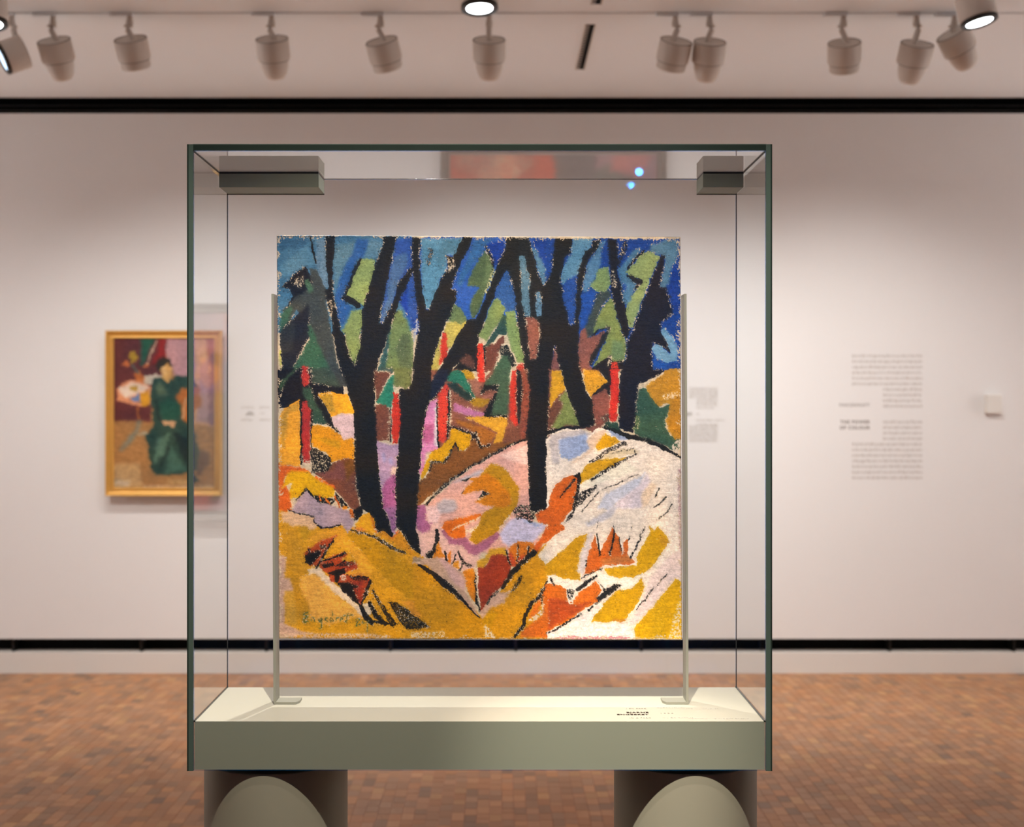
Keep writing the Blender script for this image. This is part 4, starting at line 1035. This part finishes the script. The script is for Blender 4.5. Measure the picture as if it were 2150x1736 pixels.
def painted_sheet(name, corners, depth, col, hgt, relief, m, parent, k=1.0, curl=0.0, d_off=0.0):
    """grid of paint at its real size: corners are the measured photograph corners (tl, tr, br, bl) at that depth"""
    Hh, Ww = hgt.shape
    u = np.linspace(0, 1, Ww)[None, :]; v = np.linspace(0, 1, Hh)[:, None]
    tl, tr_, br, bl = [np.array((wx(x, depth), wz(y, depth))) for x, y in corners]
    P = (tl[None, None] * ((1-u)*(1-v))[..., None] + tr_ * (u*(1-v))[..., None] + br * (u*v)[..., None] + bl * ((1-u)*v)[..., None])
    off = Vector(parent.location)
    co = np.zeros((Hh, Ww, 3), dtype=np.float32)
    co[..., 0] = P[..., 0] - off.x; co[..., 2] = P[..., 1] - off.z
    co[..., 1] = depth - off.y - relief * hgt
    if curl:
        ex = np.minimum(np.arange(Ww), Ww - 1 - np.arange(Ww))[None, :]; ey = np.minimum(np.arange(Hh), Hh - 1 - np.arange(Hh))[:, None]
        r = np.clip(1 - np.minimum(ex, ey) / 3.0, 0, 1); co[..., 1] += curl * r ** 2
    idx = np.arange(Hh * Ww).reshape(Hh, Ww)
    q = np.stack([idx[:-1, :-1], idx[1:, :-1], idx[1:, 1:], idx[:-1, 1:]], -1).reshape(-1, 4)
    me = bpy.data.meshes.new(name); me.vertices.add(Hh * Ww); me.vertices.foreach_set('co', co.ravel())
    me.loops.add(q.size); me.loops.foreach_set('vertex_index', q.ravel().astype(np.int32))
    me.polygons.add(len(q)); me.polygons.foreach_set('loop_start', np.arange(0, q.size, 4, dtype=np.int32))
    me.update(calc_edges=True)
    me.polygons.foreach_set('use_smooth', np.ones(len(q), dtype=bool))
    a = me.attributes.new('Col', 'FLOAT_COLOR', 'POINT')
    c4 = np.ones((Hh * Ww, 4), dtype=np.float32); c4[:, :3] = srgb(col.reshape(-1, 3)) * k; a.data.foreach_set('color', c4.ravel())
    return link(name, me, m, parent)

PD = 2.145
fp = empty('forest_painting', (wx(1007, PD), PD, wz(1342, PD)), 'unframed square oil painting of black tree trunks over orange ground, inside the glass case', 'painting')
bpy.context.view_layer.update()
N = 960
col, hg = raster(PAINT, 580, 493, 1432, 1345, N, N, .6, 3)
painted_sheet('paint_layer', ((580.5, 493), (1429, 497), (1432.5, 1344), (585, 1341)), PD, col, hg, .0002, M['paint'], fp, 1.0, .003)
bm = bmesh.new()
q = [(wx(x, PD) - fp.location.x, wz(y, PD) - fp.location.z) for x, y in ((580.8, 493.3), (1428.7, 497.3), (1432.2, 1343.7), (585.3, 1340.7))]
lo = [bm.verts.new((x, .0022, z)) for x, z in q]; hi = [bm.verts.new((x, .020, z)) for x, z in q]
bm.faces.new(lo); bm.faces.new(hi)
for i in range(4): bm.faces.new((lo[i], lo[(i+1) % 4], hi[(i+1) % 4], hi[i]))
obj('canvas', bm, M['linen'], fp)

# framed paintings on the back wall
def framed(name, x0, y0, x1, y1, fw, fm, txt, res, label, cat, lip):
    d = WALL_Y - .066
    X0, X1, Z0, Z1 = wx(x0, d), wx(x1, d), wz(y1, d), wz(y0, d)
    r = empty(name, ((X0 + X1)/2, WALL_Y, Z0), label, cat); bpy.context.view_layer.update()
    fwm = fw / F * d
    o = Vector(r.location)
    # mitred moulding: outer ridge, cove, inner lip
    prof = [(0, 0), (0, -.030), (.10, -.038), (.26, -.036), (.40, -.022), (.60, -.018), (.74, -.026), (.88, -.027), (1, -.016), (1, 0)]
    prof = [(t, y - .034) for t, y in prof]
    cs = [(X0, Z1, 1, -1), (X1, Z1, -1, -1), (X1, Z0, -1, 1), (X0, Z0, 1, 1)]
    for i in range(4):
        bm = bmesh.new(); a, b = cs[i], cs[(i+1) % 4]
        ra = [bm.verts.new((a[0] + a[2]*t*fwm - o.x, WALL_Y + y - o.y, a[1] + a[3]*t*fwm - o.z)) for t, y in prof]
        rb = [bm.verts.new((b[0] + b[2]*t*fwm - o.x, WALL_Y + y - o.y, b[1] + b[3]*t*fwm - o.z)) for t, y in prof]
        for k in range(len(prof) - 1): bm.faces.new((ra[k], ra[k+1], rb[k+1], rb[k]))
        bm.faces.new(ra); bm.faces.new(rb)
        obj('frame_side', bm, fm, r)
    ins = .35 * fwm; bm = bmesh.new(); add_box(bm, X0 + ins - o.x, X1 - ins - o.x, -.042, 0, Z0 + ins - o.z, Z1 - ins - o.z); obj('backing', bm, M['rim'], r)
    Wn = res; Hn = int(res * (y1 - y0) / (x1 - x0))
    c, hh = raster(txt, x0 + fw - 2, y0 + fw - 2, x1 - fw + 2, y1 - fw + 2, Wn, Hn, .9, 9, False)
    e2 = fw - 2
    sh = painted_sheet('canvas', ((x0+e2, y0+e2), (x1-e2, y0+e2), (x1-e2, y1-e2), (x0+e2, y1-e2)), d, c, hh, .001, M['paint_back'], r, .9)
    for v in (): pass
    sh.location.y += .018
    return r
framed('framed_painting', 220.5, 693.5, 465.5, 1041.5, 17, M['gold'], WOMAN, 250, 'gold-framed painting of a seated woman in a green dress on the back wall', 'painting', 0)
framed('framed_painting', 925, 637, 1400, 1092, 20, M['greyframe'], HIDDEN, 150, 'grey-framed red and lilac painting seen mirrored in the top glass of the case', 'painting', 0)

# ------------------------------------------------------------------ writing on the back wall
def wall_text(s, px, py, h_px, m, parent, align='RIGHT', bold=0.0, spacing=1.0):
    sc = WALL_Y / F
    me = text_mesh(s, h_px * sc * 1.38, align, spacing, bold)
    o = link('lettering', me, M[m], parent)
    o.rotation_euler = (math.pi/2, 0, 0); o.location = Vector((wx(px, WALL_Y), WALL_Y - .0004, wz(py, WALL_Y))) - Vector(parent.location)
    return o
def tick_line(px0, px1, py, h_px, m, parent, seed):
    """one line of body text too small to read: a run of letter-sized strokes broken into words"""
    r = random.Random(seed); bm = bmesh.new(); x = px0; o = Vector(parent.location); y = WALL_Y - .0005
    while x < px1 - 1.5:
        for _ in range(r.randint(2, 9)):
            lw = r.uniform(.9, 1.9)
            if x + lw > px1: break
            up = r.choice([0, 0, 0, .45, -.35]) * h_px
            z0, z1 = py + max(0, -up), py - h_px - max(0, up)
            X0, X1, Z0, Z1 = wx(x, y), wx(x + lw * .62, y), wz(z0, y), wz(z1, y)
            v = [bm.verts.new((a - o.x, y - o.y, b - o.z)) for a, b in ((X0, Z0), (X1, Z0), (X1, Z1), (X0, Z1))]; bm.faces.new(v)
            x += lw
        x += 1.6
    obj('text_line', bm, M[m], parent)
wt = empty('wall_text', (wx(1863, WALL_Y), WALL_Y, wz(1010, WALL_Y)), 'grey two-language exhibition text printed on the wall right of the case', 'wall text')
wall_text('FARGEKRAFT', 1826, 853.5, 7, 'ink_wall', wt, 'RIGHT', 0, 1.15)
wall_text('THE POWER', 1826, 889, 7, 'ink_wall', wt, 'RIGHT', .0008, 1.2)
wall_text('OF COLOUR', 1826, 901, 7, 'ink_wall', wt, 'RIGHT', .0008, 1.2)
for i in range(10): tick_line(1789 if i < 6 else 1854, 1937, 749.5 + 11.72 * i, 4.2, 'ink_pale', wt, i)
for i in range(11): tick_line(1854 if i < 4 else 1789, 1937, 888 + 11.72 * i, 4.2, 'ink_pale', wt, 50 + i)
lt = empty('wall_label', (wx(537, WALL_Y), WALL_Y, wz(886, WALL_Y)), 'small pale caption on the wall between the gold frame and the forest painting', 'wall label')
for i, (a, b, y, m) in enumerate(((506, 534, 857, 'ink_pale'), (545, 568, 857, 'ink_pale'), (521, 534, 867, 'ink_wall'), (516, 534, 871.5, 'ink_wall'), (546, 556, 869, 'ink_pale'), (506, 534, 883, 'ink_pale'), (545, 570, 883, 'ink_pale'))):
    tick_line(a, b, y, 3, m, lt, 100 + i)
rt = empty('wall_label', (wx(1478, WALL_Y), WALL_Y, wz(930, WALL_Y)), 'small pale caption block seen through the case just right of the forest painting', 'wall label')
k = 0
for y in range(816, 853, 4):
    tick_line(1447 if y < 840 else 1462, 1508, y, 2.6, 'ink_pale', rt, 200 + k); k += 1
for a, b, y, m in ((1462, 1500, 858, 'ink_pale'), (1436, 1453, 869, 'ink_wall'), (1436, 1453, 872.5, 'ink_wall'), (1462, 1470, 871, 'ink_pale'), (1462, 1522, 883.5, 'ink_pale')):
    tick_line(a, b, y, 2.8, m, rt, 200 + k); k += 1
for y in range(892, 932, 4):
    tick_line(1462 if y < 896 else 1447, 1508, y, 2.6, 'ink_pale', rt, 200 + k); k += 1

# small white sensor box on the wall
sb = empty('wall_sensor', (wx(2082, WALL_Y), WALL_Y, wz(868, WALL_Y)), 'small white plastic sensor box on the wall at far right', 'sensor'); bpy.context.view_layer.update()
box('housing', wx(2066, WALL_Y), wx(2099, WALL_Y), WALL_Y - .036, WALL_Y - .004, wz(868, WALL_Y), wz(828, WALL_Y), M['sensor'], sb, .004)
box('back_plate', wx(2068, WALL_Y), wx(2097, WALL_Y), WALL_Y - .004, WALL_Y, wz(866, WALL_Y), wz(830, WALL_Y), M['sensor'], sb)
